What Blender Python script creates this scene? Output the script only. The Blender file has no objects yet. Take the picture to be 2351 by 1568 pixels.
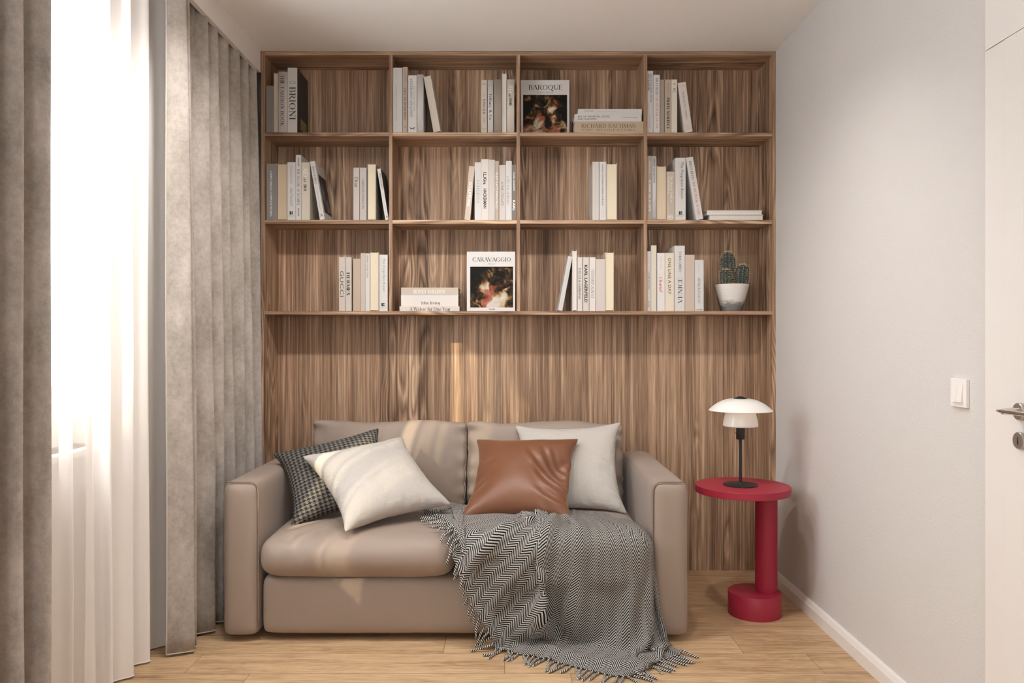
import bpy, bmesh, math, random
import numpy as np
from mathutils import Vector, Matrix, Euler

# ------------------------------------------------------------------ camera, world, lights, exposure
SC = bpy.context.scene
COL = SC.collection
F = 1814.0; CX = 1175.5; CY = 784.0; EYE = 1.1916      # focal length in pixels of the 2351 px frame, eye height

def px_x(px, Y): return (px - CX) * Y / F
def px_z(py, Y): return EYE - (py - CY) * Y / F

cam = bpy.data.cameras.new('camera'); cam_o = bpy.data.objects.new('camera', cam); COL.objects.link(cam_o)
cam.sensor_width = 36.0; cam.lens = 36.0 * F / 2351.0; cam.clip_start = 0.02
cam_o.location = (0, 0, EYE); cam_o.rotation_euler = (math.pi / 2, 0, 0)
SC.camera = cam_o

world = bpy.data.worlds.new('world'); SC.world = world; world.use_nodes = True
wn = world.node_tree.nodes; wn['Background'].inputs[0].default_value = (0.92, 0.965, 1.0, 1); wn['Background'].inputs[1].default_value = 27.0

def light(name, kind, loc, rot, energy, color=(1, 1, 1), **kw):
    l = bpy.data.lights.new(name, kind); o = bpy.data.objects.new(name, l); COL.objects.link(o)
    l.energy = energy; l.color = color; o.location = loc; o.rotation_euler = rot
    for k, v in kw.items(): setattr(l, k, v)
    return o
sun_dir = Vector((0.575, 0.815, -0.530))
light('sun', 'SUN', (-4, -3, 5), sun_dir.to_track_quat('-Z', 'Y').to_euler(), 5.0, (1.0, 0.84, 0.55), angle=0.012)
po = light('window_portal', 'AREA', (-1.62, 1.95, 1.65), (0, -math.pi / 2, 0), 1.0, shape='RECTANGLE', size=1.66, size_y=1.8)
po.data.cycles.is_portal = True
WARM = (1.0, 0.965, 0.925)
for i, (lx, ly) in enumerate(((-0.84, 2.55), (-0.22, 2.55), (0.40, 2.55))):
    light('downlight_bulb', 'SPOT', (lx, ly, 2.60), (math.radians(14), 0, 0), 50.0, WARM, spot_size=math.radians(132), spot_blend=0.7, shadow_soft_size=0.05)
pf = light('fill_opening_portal', 'AREA', (0.03, -1.64, 1.54), (math.pi / 2, 0, 0), 1.0, shape='RECTANGLE', size=.76, size_y=.68)  # guides sky light through the added fill opening behind the camera
pf.data.cycles.is_portal = True

SC.view_settings.view_transform = 'Standard'; SC.view_settings.look = 'None'
SC.view_settings.gamma = 1.0; SC.view_settings.use_curve_mapping = False
SC.view_settings.exposure = -0.21
SC.cycles.max_bounces = 10; SC.cycles.diffuse_bounces = 6; SC.cycles.transparent_max_bounces = 10
SC.cycles.caustics_reflective = False; SC.cycles.caustics_refractive = False
SC.cycles.sample_clamp_indirect = 6.0

# ------------------------------------------------------------------ helpers
class NT:
    """small wrapper that writes shader node trees"""
    def __init__(s, name):
        s.m = bpy.data.materials.new(name); s.m.use_nodes = True; s.t = s.m.node_tree
        s.b = s.t.nodes['Principled BSDF']; s.out = s.t.nodes['Material Output']
    def n(s, typ, **kw):
        x = s.t.nodes.new(typ)
        for k, v in kw.items(): setattr(x, k, v)
        return x
    def put(s, sock, v):
        if isinstance(v, bpy.types.NodeSocket): s.t.links.new(v, sock)
        elif isinstance(v, (tuple, list)) and len(v) == 3 and sock.type == 'RGBA': sock.default_value = (*v, 1)
        else: sock.default_value = v
    def math(s, op, a, b=0.0, c=None):
        x = s.n('ShaderNodeMath', operation=op); s.put(x.inputs[0], a); s.put(x.inputs[1], b)
        if c is not None: s.put(x.inputs[2], c)
        return x.outputs[0]
    def coord(s, kind='Object'): return s.n('ShaderNodeTexCoord').outputs[kind]
    def mapping(s, vec, scale=(1, 1, 1), loc=(0, 0, 0), rot=(0, 0, 0)):
        x = s.n('ShaderNodeMapping'); s.put(x.inputs['Vector'], vec)
        x.inputs['Scale'].default_value = scale; x.inputs['Rotation'].default_value = rot
        s.put(x.inputs['Location'], loc)
        return x.outputs[0]
    def noise(s, vec, scale, detail=4, rough=0.5, dist=0.0):
        x = s.n('ShaderNodeTexNoise'); s.put(x.inputs['Vector'], vec); x.inputs['Scale'].default_value = scale
        x.inputs['Detail'].default_value = detail; x.inputs['Roughness'].default_value = rough; x.inputs['Distortion'].default_value = dist
        return x.outputs[0]
    def ramp(s, fac, stops, interp='LINEAR'):
        x = s.n('ShaderNodeValToRGB'); s.put(x.inputs[0], fac); r = x.color_ramp; r.interpolation = interp
        while len(r.elements) < len(stops): r.elements.new(0.5)
        for e, (p, c) in zip(r.elements, stops):
            e.position = p; e.color = (*c, 1) if isinstance(c, tuple) else (c, c, c, 1)
        return x.outputs[0]
    def mix(s, fac, a, b, blend='MIX'):
        x = s.n('ShaderNodeMix', data_type='RGBA', blend_type=blend)
        s.put(x.inputs[0], fac); s.put(x.inputs[6], a); s.put(x.inputs[7], b)
        return x.outputs[2]
    def bump(s, h, strength=0.2, dist=0.002, normal=None):
        x = s.n('ShaderNodeBump'); s.put(x.inputs['Height'], h); x.inputs['Strength'].default_value = strength; x.inputs['Distance'].default_value = dist
        if normal is not None: s.put(x.inputs['Normal'], normal)
        s.put(s.b.inputs['Normal'], x.outputs[0]); return x.outputs[0]
    def sep(s, vec):
        x = s.n('ShaderNodeSeparateXYZ'); s.put(x.inputs[0], vec); return x.outputs
    def comb(s, a, b, c):
        x = s.n('ShaderNodeCombineXYZ'); s.put(x.inputs[0], a); s.put(x.inputs[1], b); s.put(x.inputs[2], c); return x.outputs[0]
    def set(s, **kw):
        for k, v in kw.items(): s.put(s.b.inputs[k.replace('_', ' ')], v)
        return s

def plain(name, col, rough=0.6, metal=0.0, **kw):
    t = NT(name); t.set(Base_Color=col, Roughness=rough, Metallic=metal)
    for k, v in kw.items(): t.put(t.b.inputs[k.replace('_', ' ')], v)
    return t.m

def obj(name, me_or_bm, mat=None, parent=None, smooth=False):
    if isinstance(me_or_bm, bmesh.types.BMesh):
        me = bpy.data.meshes.new(name); me_or_bm.to_mesh(me); me_or_bm.free()
    else: me = me_or_bm
    o = bpy.data.objects.new(name, me); COL.objects.link(o)
    if mat is not None:
        for m in (mat if isinstance(mat, (list, tuple)) else [mat]): me.materials.append(m)
    if parent is not None: o.parent = parent
    if smooth:
        for p in me.polygons: p.use_smooth = True
    return o
def thing(name, label, cat, loc=(0, 0, 0), group=None):
    o = bpy.data.objects.new(name, None); COL.objects.link(o); o.location = loc; o.empty_display_size = 0.05
    o['label'] = label; o['category'] = cat
    if group: o['group'] = group
    return o
def tag(o, label, cat, group=None):
    o['label'] = label; o['category'] = cat
    if group: o['group'] = group
    return o
def struct(o): o['kind'] = 'structure'; return o

def box(bm, x0, x1, y0, y1, z0, z1, mi=0):
    vs = [bm.verts.new(p) for p in ((x0, y0, z0), (x1, y0, z0), (x1, y1, z0), (x0, y1, z0), (x0, y0, z1), (x1, y0, z1), (x1, y1, z1), (x0, y1, z1))]
    for q in ((3, 2, 1, 0), (4, 5, 6, 7), (0, 1, 5, 4), (1, 2, 6, 5), (2, 3, 7, 6), (3, 0, 4, 7)):
        bm.faces.new([vs[i] for i in q]).material_index = mi
    return vs
def boxes(*bs):
    bm = bmesh.new()
    for b in bs: box(bm, *b)
    return bm
def bevelled(b, w=0.001, seg=2):
    bm = boxes(b); bmesh.ops.bevel(bm, geom=bm.edges[:], offset=w, segments=seg, affect='EDGES', profile=0.5)
    return bm
def tube(bm, pts, r, seg=8, close=False, cap=True, mi=0, rads=None):
    pts = [Vector(p) for p in pts]; n = len(pts); rings = []; up = None
    for i, p in enumerate(pts):
        a = pts[(i - 1) % n] if (close or i > 0) else p; b = pts[(i + 1) % n] if (close or i < n - 1) else p
        t = (b - a).normalized()
        if up is None: up = t.orthogonal().normalized()
        up = (up - t * up.dot(t))
        up = up.normalized() if up.length > 1e-6 else t.orthogonal().normalized()
        s = t.cross(up); rr = rads[i] if rads else r
        rings.append([bm.verts.new(p + (up * math.cos(k * 2 * math.pi / seg) + s * math.sin(k * 2 * math.pi / seg)) * rr) for k in range(seg)])
    for i in range(n if close else n - 1):
        A, B = rings[i], rings[(i + 1) % n]
        for k in range(seg):
            f = bm.faces.new((A[k], A[(k + 1) % seg], B[(k + 1) % seg], B[k])); f.smooth = True; f.material_index = mi
    if cap and not close:
        bm.faces.new(rings[0][::-1]).material_index = mi; bm.faces.new(rings[-1]).material_index = mi
def lathe(bm, prof, seg=48, c=(0, 0, 0), close=False, mi=0):
    rings = []
    for r, z in prof:
        if r < 1e-6: rings.append([bm.verts.new((c[0], c[1], c[2] + z))])
        else: rings.append([bm.verts.new((c[0] + r * math.cos(2 * math.pi * k / seg), c[1] + r * math.sin(2 * math.pi * k / seg), c[2] + z)) for k in range(seg)])
    pairs = list(zip(rings, rings[1:])) + ([(rings[-1], rings[0])] if close else [])
    for A, B in pairs:
        for k in range(seg):
            k2 = (k + 1) % seg
            if len(A) == 1 and len(B) == 1: continue
            if len(A) == 1: f = bm.faces.new((A[0], B[k2], B[k]))
            elif len(B) == 1: f = bm.faces.new((A[k], A[k2], B[0]))
            else: f = bm.faces.new((A[k], A[k2], B[k2], B[k]))
            f.material_index = mi
def finish(bm, smooth_angle=35):
    bmesh.ops.recalc_face_normals(bm, faces=bm.faces[:])
    for f in bm.faces: f.smooth = True
    for e in bm.edges:
        if len(e.link_faces) == 2 and e.calc_face_angle(0) > math.radians(smooth_angle): e.smooth = False
    return bm
def grid_mesh(P, uv=None, flip=False):
    """P: (n, m, 3) array -> mesh with a quad grid"""
    n, m = P.shape[:2]; me = bpy.data.meshes.new('grid')
    idx = np.arange(n * m).reshape(n, m)
    q = np.stack([idx[:-1, :-1], idx[1:, :-1], idx[1:, 1:], idx[:-1, 1:]], -1).reshape(-1, 4)
    if flip: q = q[:, ::-1]
    me.from_pydata(P.reshape(-1, 3).tolist(), [], q.tolist())
    if uv is not None:
        l = me.uv_layers.new(name='UVMap'); U = uv.reshape(-1, 2)[q.reshape(-1)]
        l.data.foreach_set('uv', U.astype(np.float32).ravel())
    me.polygons.foreach_set('use_smooth', [True] * len(me.polygons)); me.update()
    return me
def puffbox(x0, x1, y0, y1, z0, z1, r, n=(14, 10, 6), bulge=(0, 0, 0), wr=0.0, seed=1, wscale=9.0, endw=0.0):
    """rounded cushion: subdivided box with radius r, bulged faces and shallow wrinkles"""
    rng = random.Random(seed)
    c = Vector(((x0 + x1) / 2, (y0 + y1) / 2, (z0 + z1) / 2)); h = Vector(((x1 - x0) / 2, (y1 - y0) / 2, (z1 - z0) / 2))
    bm = bmesh.new(); vmap = {}
    def pos(k, N, hh, rr):
        # denser near the ends
        t = -1 + 2 * k / N; return t
    from mathutils import noise as mn
    def vert(i, j, k):
        key = (i, j, k)
        if key in vmap: return vmap[key]
        u = Vector((math.sin(math.pi / 2 * pos(i, n[0], 0, 0)), math.sin(math.pi / 2 * pos(j, n[1], 0, 0)), math.sin(math.pi / 2 * pos(k, n[2], 0, 0))))
        p = Vector((u.x * h.x, u.y * h.y, u.z * h.z)); q = Vector([max(-(h[a] - r), min(h[a] - r, p[a])) for a in range(3)])
        d = p - q
        if d.length > 1e-9: p = q + d.normalized() * min(r, r if (abs(abs(p.x) - h.x) < 1e-6 or abs(abs(p.y) - h.y) < 1e-6 or abs(abs(p.z) - h.z) < 1e-6) else d.length)
        w = [1 - min(1, abs(p[a]) / h[a]) ** 2.2 for a in range(3)]
        nrm = d.normalized() if d.length > 1e-9 else Vector((0, 0, 1))
        out = p.copy()
        out.x += math.copysign(bulge[0], p.x) * w[1] * w[2] * (abs(nrm.x) ** 2)
        out.y += math.copysign(bulge[1], p.y) * w[0] ** .6 * w[2] * (abs(nrm.y) ** 2)
        out.z += math.copysign(bulge[2], p.z) * w[0] ** .6 * w[1] ** .6 * (abs(nrm.z) ** 2)
        if wr: out += nrm * wr * (mn.noise(Vector((p.x * wscale, p.y * wscale, p.z * wscale * .6)) + Vector((seed * 7.1, 0, 0))) + .5 * mn.noise(p * wscale * 2.3))
        if endw:   # gathered wrinkles towards the two ends
            e = max(0, abs(p.x) / h.x - .80) / .20; out.y += endw * (e ** 1.5) * math.sin(p.z * 78 + 2.2 * mn.noise(Vector((p.z * 14, seed, p.x)))) * (1 if p.y > 0 else -1); out.z += endw * .5 * math.sin(p.x * 13 + seed) * (abs(p.z) / h.z) ** 3
        vmap[key] = bm.verts.new(out + c); return vmap[key]
    def quad(a, b, cc, d): bm.faces.new((a, b, cc, d)).smooth = True
    for i in range(n[0]):
        for j in range(n[1]):
            for k in (0, n[2]): quad(vert(i, j, k), vert(i + 1, j, k), vert(i + 1, j + 1, k), vert(i, j + 1, k))
    for i in range(n[0]):
        for k in range(n[2]):
            for j in (0, n[1]): quad(vert(i, j, k), vert(i + 1, j, k), vert(i + 1, j, k + 1), vert(i, j, k + 1))
    for j in range(n[1]):
        for k in range(n[2]):
            for i in (0, n[0]): quad(vert(i, j, k), vert(i, j + 1, k), vert(i, j + 1, k + 1), vert(i, j, k + 1))
    bmesh.ops.recalc_face_normals(bm, faces=bm.faces[:])
    return bm
def subsurf(o, lv=1):
    m = o.modifiers.new('smooth', 'SUBSURF'); m.levels = lv; m.render_levels = lv

# ------------------------------------------------------------------ materials
def wood_veneer(name, axis, dark=1.16):
    """walnut-toned veneer; axis = index of the grain direction"""
    t = NT(name); sc = [1.0, 1.0, 1.0]; sc[axis] = 0.020
    rnd = t.n('ShaderNodeObjectInfo').outputs['Random']
    off = t.comb(t.math('MULTIPLY', rnd, 7.3), t.math('MULTIPLY', rnd, 3.7), t.math('MULTIPLY', rnd, 5.1))
    base = t.n('ShaderNodeVectorMath', operation='ADD'); t.put(base.inputs[0], t.coord()); t.put(base.inputs[1], off)
    sc2 = [1.0, 1.0, 1.0]; sc2[axis] = 0.008
    v = t.mapping(base.outputs[0], sc); v2 = t.mapping(base.outputs[0], sc2)
    sc3 = [1.0, 1.0, 1.0]; sc3[axis] = 0.12
    v3 = t.mapping(base.outputs[0], sc3)
    strips = t.noise(v2, 15.0, 2, .5)                 # tone of the joined strips
    figure = t.noise(v, 34.0, 5, .60, 0.5)            # broad grain
    fine = t.noise(v, 105.0, 3, .70, 0.25)            # pores and light lines
    hair = t.noise(v2, 330.0, 2, .6)                  # hair lines
    cath = t.noise(v3, 7.5, 2, .5, 0.15)              # cathedral figure
    rings = t.math('PINGPONG', t.math('MULTIPLY', cath, 15.0), 0.5)
    mask = t.ramp(t.noise(v3, 5.0, 1, .5), [(.50, 0.0), (.60, 1.0)])
    k = t.math('ADD', t.math('MULTIPLY', figure, .30), t.math('MULTIPLY', fine, .48))
    k = t.math('ADD', k, t.math('MULTIPLY', hair, .22))
    k = t.math('ADD', k, t.math('MULTIPLY', t.math('MULTIPLY', t.math('SUBTRACT', rings, .25), mask), .36))
    k = t.math('ADD', k, t.math('MULTIPLY', t.math('SUBTRACT', strips, .5), .32))
    d = dark
    col = t.ramp(k, [(0.33, (.082 * d, .044 * d, .025 * d)), (0.44, (.212 * d, .130 * d, .079 * d)), (0.54, (.362 * d, .238 * d, .152 * d)), (0.66, (.62 * d, .445 * d, .305 * d))])
    hue = t.noise(v2, 19.0, 1, .5)
    col = t.mix(t.ramp(hue, [(.45, 0.0), (.65, .55)]), col, t.mix(1.0, col, (.93, .86, .88), 'MULTIPLY'))
    t.set(Base_Color=col, Roughness=0.50); t.b.inputs['Specular IOR Level'].default_value = 0.35
    t.bump(t.math('ADD', fine, t.math('MULTIPLY', hair, .5)), .35, .002)
    return t.m
M = {}
M['veneer_z'] = wood_veneer('walnut_veneer_upright', 2)
M['veneer_x'] = wood_veneer('walnut_veneer_lying', 0)

def oak_floor():
    t = NT('oak_plank_floor'); x, y, z = t.sep(t.coord())
    row = t.math('FLOOR', t.math('DIVIDE', t.math('SUBTRACT', y, 3.018), .182))
    xs = t.math('DIVIDE', t.math('ADD', t.math('ADD', x, .264), t.math('MULTIPLY', row, .237)), 1.15)
    cell = t.math('FLOOR', xs); fx = t.math('FRACT', xs); fy = t.math('FRACT', t.math('DIVIDE', t.math('SUBTRACT', y, 3.018), .182))
    ident = t.n('ShaderNodeTexWhiteNoise', noise_dimensions='2D'); t.put(ident.inputs['Vector'], t.comb(row, cell, 0.0))
    r = ident.outputs['Value']
    v = t.comb(t.math('ADD', t.math('MULTIPLY', x, .09), t.math('MULTIPLY', r, 9.0)), y, t.math('MULTIPLY', r, 31.0))
    g1 = t.noise(v, 22.0, 6, .62, 1.0); g2 = t.noise(v, 120.0, 4, .6, .2)
    v2 = t.comb(t.math('ADD', t.math('MULTIPLY', x, .35), t.math('MULTIPLY', r, 5.0)), y, t.math('MULTIPLY', r, 17.0))
    cath = t.math('PINGPONG', t.math('MULTIPLY', t.noise(v2, 6.0, 3, .5, .3), 12.0), .5)
    k = t.math('ADD', t.math('MULTIPLY', g1, .6), t.math('MULTIPLY', g2, .4))
    k = t.math('ADD', k, t.math('MULTIPLY', t.math('SUBTRACT', cath, .25), .10))
    k = t.math('ADD', k, t.math('MULTIPLY', t.math('SUBTRACT', r, .5), .10))
    col = t.ramp(k, [(0.28, (.23, .135, .068)), (0.42, (.42, .268, .147)), (0.53, (.55, .37, .212)), (0.70, (.68, .485, .30))])
    knot = t.noise(t.comb(t.math('MULTIPLY', x, .5), y, 0.0), 9.0, 1, .4)
    col = t.mix(t.ramp(knot, [(.70, 0.0), (.78, 0.5)]), col, (.22, .125, .065))
    ex = t.math('MULTIPLY', t.math('MINIMUM', fx, t.math('SUBTRACT', 1.0, fx)), 1.15)
    ey = t.math('MULTIPLY', t.math('MINIMUM', fy, t.math('SUBTRACT', 1.0, fy)), .182)
    gap = t.math('LESS_THAN', t.math('MINIMUM', ex, ey), .0011)
    col = t.mix(t.math('MULTIPLY', gap, .75), col, (.09, .052, .03))
    t.set(Base_Color=col, Roughness=.42); t.b.inputs['Specular IOR Level'].default_value = .4
    t.bump(t.math('SUBTRACT', g2, gap), .12, .001)
    return t.m
M['floor'] = oak_floor()

def plaster(name, col, scale, strength, dist=.002):
    t = NT(name); t.set(Base_Color=col, Roughness=.85); t.b.inputs['Specular IOR Level'].default_value = .25
    if strength:
        c = t.coord(); h = t.noise(c, scale, 3, .55, .4); t.bump(h, strength, dist)
    return t.m
M['wall'] = plaster('pale_textured_wallpaper', (.662, .640, .622), 170.0, .55, .0035)
M['ceiling'] = plaster('warm_white_ceiling', (.85, .825, .80), 60, .03)
M['wall_plain'] = plaster('white_plaster', (.76, .73, .70), 60, .03)
M['white_paint'] = plain('white_satin_paint', (.80, .765, .735), .42)
M['trim'] = plain('white_trim_paint', (.82, .78, .745), .45)

def sofa_leather():
    t = NT('taupe_sofa_upholstery'); c = t.coord()
    n1 = t.noise(c, 4.0, 3, .5); n2 = t.noise(c, 900.0, 2, .5)
    col = t.mix(n1, (.298, .232, .190), (.340, .270, .224))
    t.set(Base_Color=col, Roughness=.52); t.b.inputs['Specular IOR Level'].default_value = .35
    t.b.inputs['Sheen Weight'].default_value = .15; t.b.inputs['Sheen Roughness'].default_value = .4
    t.bump(n2, .08, .0006)
    return t.m
M['sofa'] = sofa_leather()
M['sofa_piping'] = plain('taupe_sofa_piping', (.25, .185, .145), .55)
M['black'] = plain('matt_black_metal', (.018, .018, .019), .45, .2)
M['dark_foot'] = plain('dark_sofa_foot', (.03, .025, .022), .5)

def velvet():
    t = NT('taupe_velvet'); c = t.coord()
    n1 = t.noise(t.mapping(c, (1, 1, .5)), 9.0, 5, .65); n2 = t.noise(c, 420.0, 2, .5); n3 = t.noise(c, 55.0, 4, .7)
    k = t.math('ADD', t.math('MULTIPLY', n1, .55), t.math('ADD', t.math('MULTIPLY', n3, .27), t.math('MULTIPLY', n2, .18)))
    col = t.ramp(k, [(.36, (.255, .222, .194)), (.64, (.51, .458, .415))])
    t.set(Base_Color=col, Roughness=.75); t.b.inputs['Specular IOR Level'].default_value = .2
    t.b.inputs['Sheen Weight'].default_value = 1.0; t.b.inputs['Sheen Roughness'].default_value = .16
    t.put(t.b.inputs['Sheen Tint'], (1, .95, .9))
    t.bump(t.math('ADD', n2, t.math('MULTIPLY', n3, .5)), .15, .0015)
    return t.m
M['velvet'] = velvet()
M['velvet_hem'] = plain('pale_velvet_edge', (.52, .47, .43), .7)

def sheer(name, weave, through):
    t = NT(name)
    tr = t.n('ShaderNodeBsdfTransparent'); tr.inputs[0].default_value = (1, 1, 1, 1)
    tl = t.n('ShaderNodeBsdfTranslucent'); tl.inputs[0].default_value = (.86, .82, .78, 1)
    df = t.n('ShaderNodeBsdfDiffuse'); df.inputs[0].default_value = (.86, .82, .785, 1)
    a = t.n('ShaderNodeMixShader'); a.inputs[0].default_value = through
    t.t.links.new(df.outputs[0], a.inputs[1]); t.t.links.new(tl.outputs[0], a.inputs[2])
    b = t.n('ShaderNodeMixShader'); b.inputs[0].default_value = weave
    t.t.links.new(tr.outputs[0], b.inputs[1]); t.t.links.new(a.outputs[0], b.inputs[2])
    t.t.links.new(b.outputs[0], t.out.inputs['Surface'])
    return t.m
M['sheer'] = sheer('white_sheer_voile', .66, .08); M['sheer_gathered'] = sheer('gathered_sheer_voile', .88, .025)
def glass():
    t = NT('window_glass')
    tr = t.n('ShaderNodeBsdfTransparent'); gl = t.n('ShaderNodeBsdfGlossy'); gl.inputs['Roughness'].default_value = .02
    b = t.n('ShaderNodeMixShader'); b.inputs[0].default_value = .05; t.t.links.new(tr.outputs[0], b.inputs[1]); t.t.links.new(gl.outputs[0], b.inputs[2])
    t.t.links.new(b.outputs[0], t.out.inputs['Surface']); return t.m
M['glass'] = glass()
M['red'] = plain('crimson_lacquer', (.34, .020, .046), .42, Specular_IOR_Level=.4)
M['chrome'] = plain('polished_nickel', (.62, .58, .54), .18, 1.0)
M['nickel'] = plain('brushed_nickel', (.52, .48, .45), .38, 1.0)
M['opal'] = plain('opal_white_glass', (.86, .83, .80), .28, Subsurface_Weight=.0)
M['switch'] = plain('white_switch_plastic', (.86, .83, .80), .3)

def linen(name, c0, c1):
    t = NT(name); uv = t.coord('UV'); o = t.coord()
    slub = t.noise(t.mapping(uv, (1, .12, 1)), 380.0, 3, .6); slub2 = t.noise(t.mapping(uv, (.12, 1, 1)), 380.0, 3, .6)
    big = t.noise(uv, 13.0, 6, .66, .4); crease = t.n('ShaderNodeTexNoise'); t.put(crease.inputs['Vector'], uv)
    crease.inputs['Scale'].default_value = 7.0; crease.inputs['Detail'].default_value = 6; crease.inputs['Distortion'].default_value = 1.6
    k = t.math('ADD', slub, slub2)
    cr = t.math('ABSOLUTE', t.math('SUBTRACT', crease.outputs[0], .5))
    cr = t.ramp(cr, [(0.0, 0.0), (0.03, 1.0)])
    t.set(Base_Color=t.mix(t.math('MULTIPLY', k, .5), c0, c1), Roughness=.9); t.b.inputs['Specular IOR Level'].default_value = .15
    h = t.math('ADD', t.math('MULTIPLY', k, .10), t.math('ADD', t.math('MULTIPLY', big, 1.3), t.math('MULTIPLY', cr, .05)))
    t.bump(h, .75, .008)
    return t.m
M['linen'] = linen('cream_linen', (.47, .435, .40), (.56, .525, .49))
def satin():
    t = NT('chestnut_satin'); t.set(Base_Color=(.19, .076, .037), Roughness=.43); t.b.inputs['Specular IOR Level'].default_value = .5
    t.b.inputs['Sheen Weight'].default_value = .35; t.b.inputs['Sheen Roughness'].default_value = .3; t.put(t.b.inputs['Sheen Tint'], (1, .75, .55))
    n = t.noise(t.coord('UV'), 260.0, 2, .5); t.bump(n, .05, .0006); return t.m
M['satin'] = satin()
def houndstooth():
    t = NT('black_white_houndstooth'); uv = t.coord('UV'); w = t.noise(uv, 60.0, 2, .5)
    x, y, z = t.sep(uv); S = 1 / .0185
    X = t.math('FRACT', t.math('ADD', t.math('MULTIPLY', x, S), t.math('MULTIPLY', w, .12))); Y = t.math('FRACT', t.math('ADD', t.math('MULTIPLY', y, S), t.math('MULTIPLY', w, .12)))
    a = t.math('LESS_THAN', X, .5); b = t.math('LESS_THAN', Y, .5)
    d = t.math('LESS_THAN', t.math('FRACT', t.math('MULTIPLY', t.math('ADD', X, Y), 2.0)), .5)
    ab = t.math('MULTIPLY', a, b); xr = t.math('SUBTRACT', t.math('ADD', a, b), t.math('MULTIPLY', ab, 2.0))
    k = t.math('ADD', ab, t.math('MULTIPLY', xr, d))
    fuzz = t.noise(uv, 900.0, 2, .6)
    col = t.mix(k, (.014, .0135, .013), (.21, .195, .18)); col = t.mix(t.math('MULTIPLY', fuzz, .35), col, (.10, .095, .09))
    t.set(Base_Color=col, Roughness=.95); t.b.inputs['Specular IOR Level'].default_value = .1
    t.bump(t.math('ADD', fuzz, t.math('MULTIPLY', k, .4)), .5, .002); return t.m
M['houndstooth'] = houndstooth()
def herringbone():
    t = NT('black_white_herringbone_wool'); uv = t.coord('UV'); x, y, z = t.sep(uv)
    bw = .030; tri = t.math('PINGPONG', x, bw)
    wob = t.noise(uv, 45.0, 2, .5)
    s = t.math('DIVIDE', t.math('ADD', t.math('ADD', y, t.math('MULTIPLY', tri, 1.15)), t.math('MULTIPLY', wob, .004)), .0108)
    fr = t.math('FRACT', s); tr = t.math('ABSOLUTE', t.math('SUBTRACT', t.math('MULTIPLY', fr, 2.0), 1.0))
    k = t.ramp(tr, [(.42, 0.0), (.58, 1.0)])
    yarn = t.math('PINGPONG', t.math('DIVIDE', t.math('SUBTRACT', y, t.math('MULTIPLY', tri, 1.3)), .0030), .5)
    fuzz = t.noise(uv, 1100.0, 2, .6)
    lt = t.mix(fuzz, (.50, .475, .45), (.80, .77, .735))
    lt = t.mix(t.ramp(yarn, [(.05, .55), (.22, 0.0)]), lt, (.10, .095, .09))
    col = t.mix(k, (.014, .0135, .013), lt)
    t.set(Base_Color=col, Roughness=.95); t.b.inputs['Specular IOR Level'].default_value = .1
    t.bump(t.math('ADD', t.math('MULTIPLY', k, .6), t.math('MULTIPLY', yarn, .8)), .7, .003); return t.m
M['herringbone'] = herringbone()
def rope():
    t = NT('black_white_twisted_yarn'); uv = t.coord('UV'); x, y, z = t.sep(uv)
    s = t.math('FRACT', t.math('ADD', t.math('MULTIPLY', x, 2.0), t.math('MULTIPLY', y, 110.0)))
    k = t.ramp(t.math('ABSOLUTE', t.math('SUBTRACT', t.math('MULTIPLY', s, 2.0), 1.0)), [(.45, 0.0), (.6, 1.0)])
    t.set(Base_Color=t.mix(k, (.016, .015, .015), (.66, .63, .60)), Roughness=.95); t.b.inputs['Specular IOR Level'].default_value = .1
    t.bump(k, .5, .002); return t.m
M['rope'] = rope()

# ------------------------------------------------------------------ lettering: a small serif alphabet drawn with a broad pen, and the built-in sans
G = {}
def _g(ch, w, st, sf=()): G[ch] = (w, st, sf)
_g('A', .74, [('n', .05, 0, .36, 1), ('k', .35, 1, .68, 0), ('n', .16, .36, .56, .36)], [(.05, 0), (.68, 0)])
_g('B', .70, [('l', .15, 0, .15, 1), ('l', .15, 1, .36, 1), ('a', .36, .765, .21, .235, 90, -90), ('l', .15, .53, .36, .53), ('a', .38, .265, .25, .265, 90, -90), ('l', .15, 0, .38, 0)], [(.11, 1), (.11, 0)])
_g('C', .76, [('a', .43, .5, .36, .5, 48, 312), ('n', .68, .92, .68, .68), ('n', .68, .3, .66, .12)])
_g('D', .82, [('l', .15, 0, .15, 1), ('l', .15, 1, .36, 1), ('a', .36, .5, .39, .5, 90, -90), ('l', .15, 0, .36, 0)], [(.11, 1), (.11, 0)])
_g('E', .66, [('l', .15, 0, .15, 1), ('l', .1, 1, .57, 1), ('l', .15, .53, .46, .53), ('l', .1, 0, .58, 0), ('n', .57, 1, .57, .8), ('n', .58, 0, .59, .22), ('n', .46, .62, .46, .44)], [(.13, 1), (.13, 0)])
_g('F', .60, [('l', .15, 0, .15, 1), ('l', .1, 1, .56, 1), ('l', .15, .53, .44, .53), ('n', .56, 1, .56, .8), ('n', .44, .62, .44, .44)], [(.15, 0)])
_g('G', .84, [('a', .43, .5, .36, .5, 48, 315), ('n', .68, .92, .68, .68), ('l', .69, .42, .69, .10)], [(.68, .42)])
_g('H', .80, [('l', .15, 0, .15, 1), ('l', .65, 0, .65, 1), ('l', .15, .52, .65, .52)], [(.15, 1), (.15, 0), (.65, 1), (.65, 0)])
_g('I', .32, [('l', .16, 0, .16, 1)], [(.16, 1), (.16, 0)])
_g('J', .42, [('l', .25, .1, .25, 1), ('a', .12, .08, .13, .2, 0, -110)], [(.25, 1)])
_g('K', .74, [('l', .15, 0, .15, 1), ('n', .17, .42, .60, 1), ('k', .30, .58, .66, 0)], [(.15, 1), (.15, 0), (.60, 1), (.66, 0)])
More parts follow.
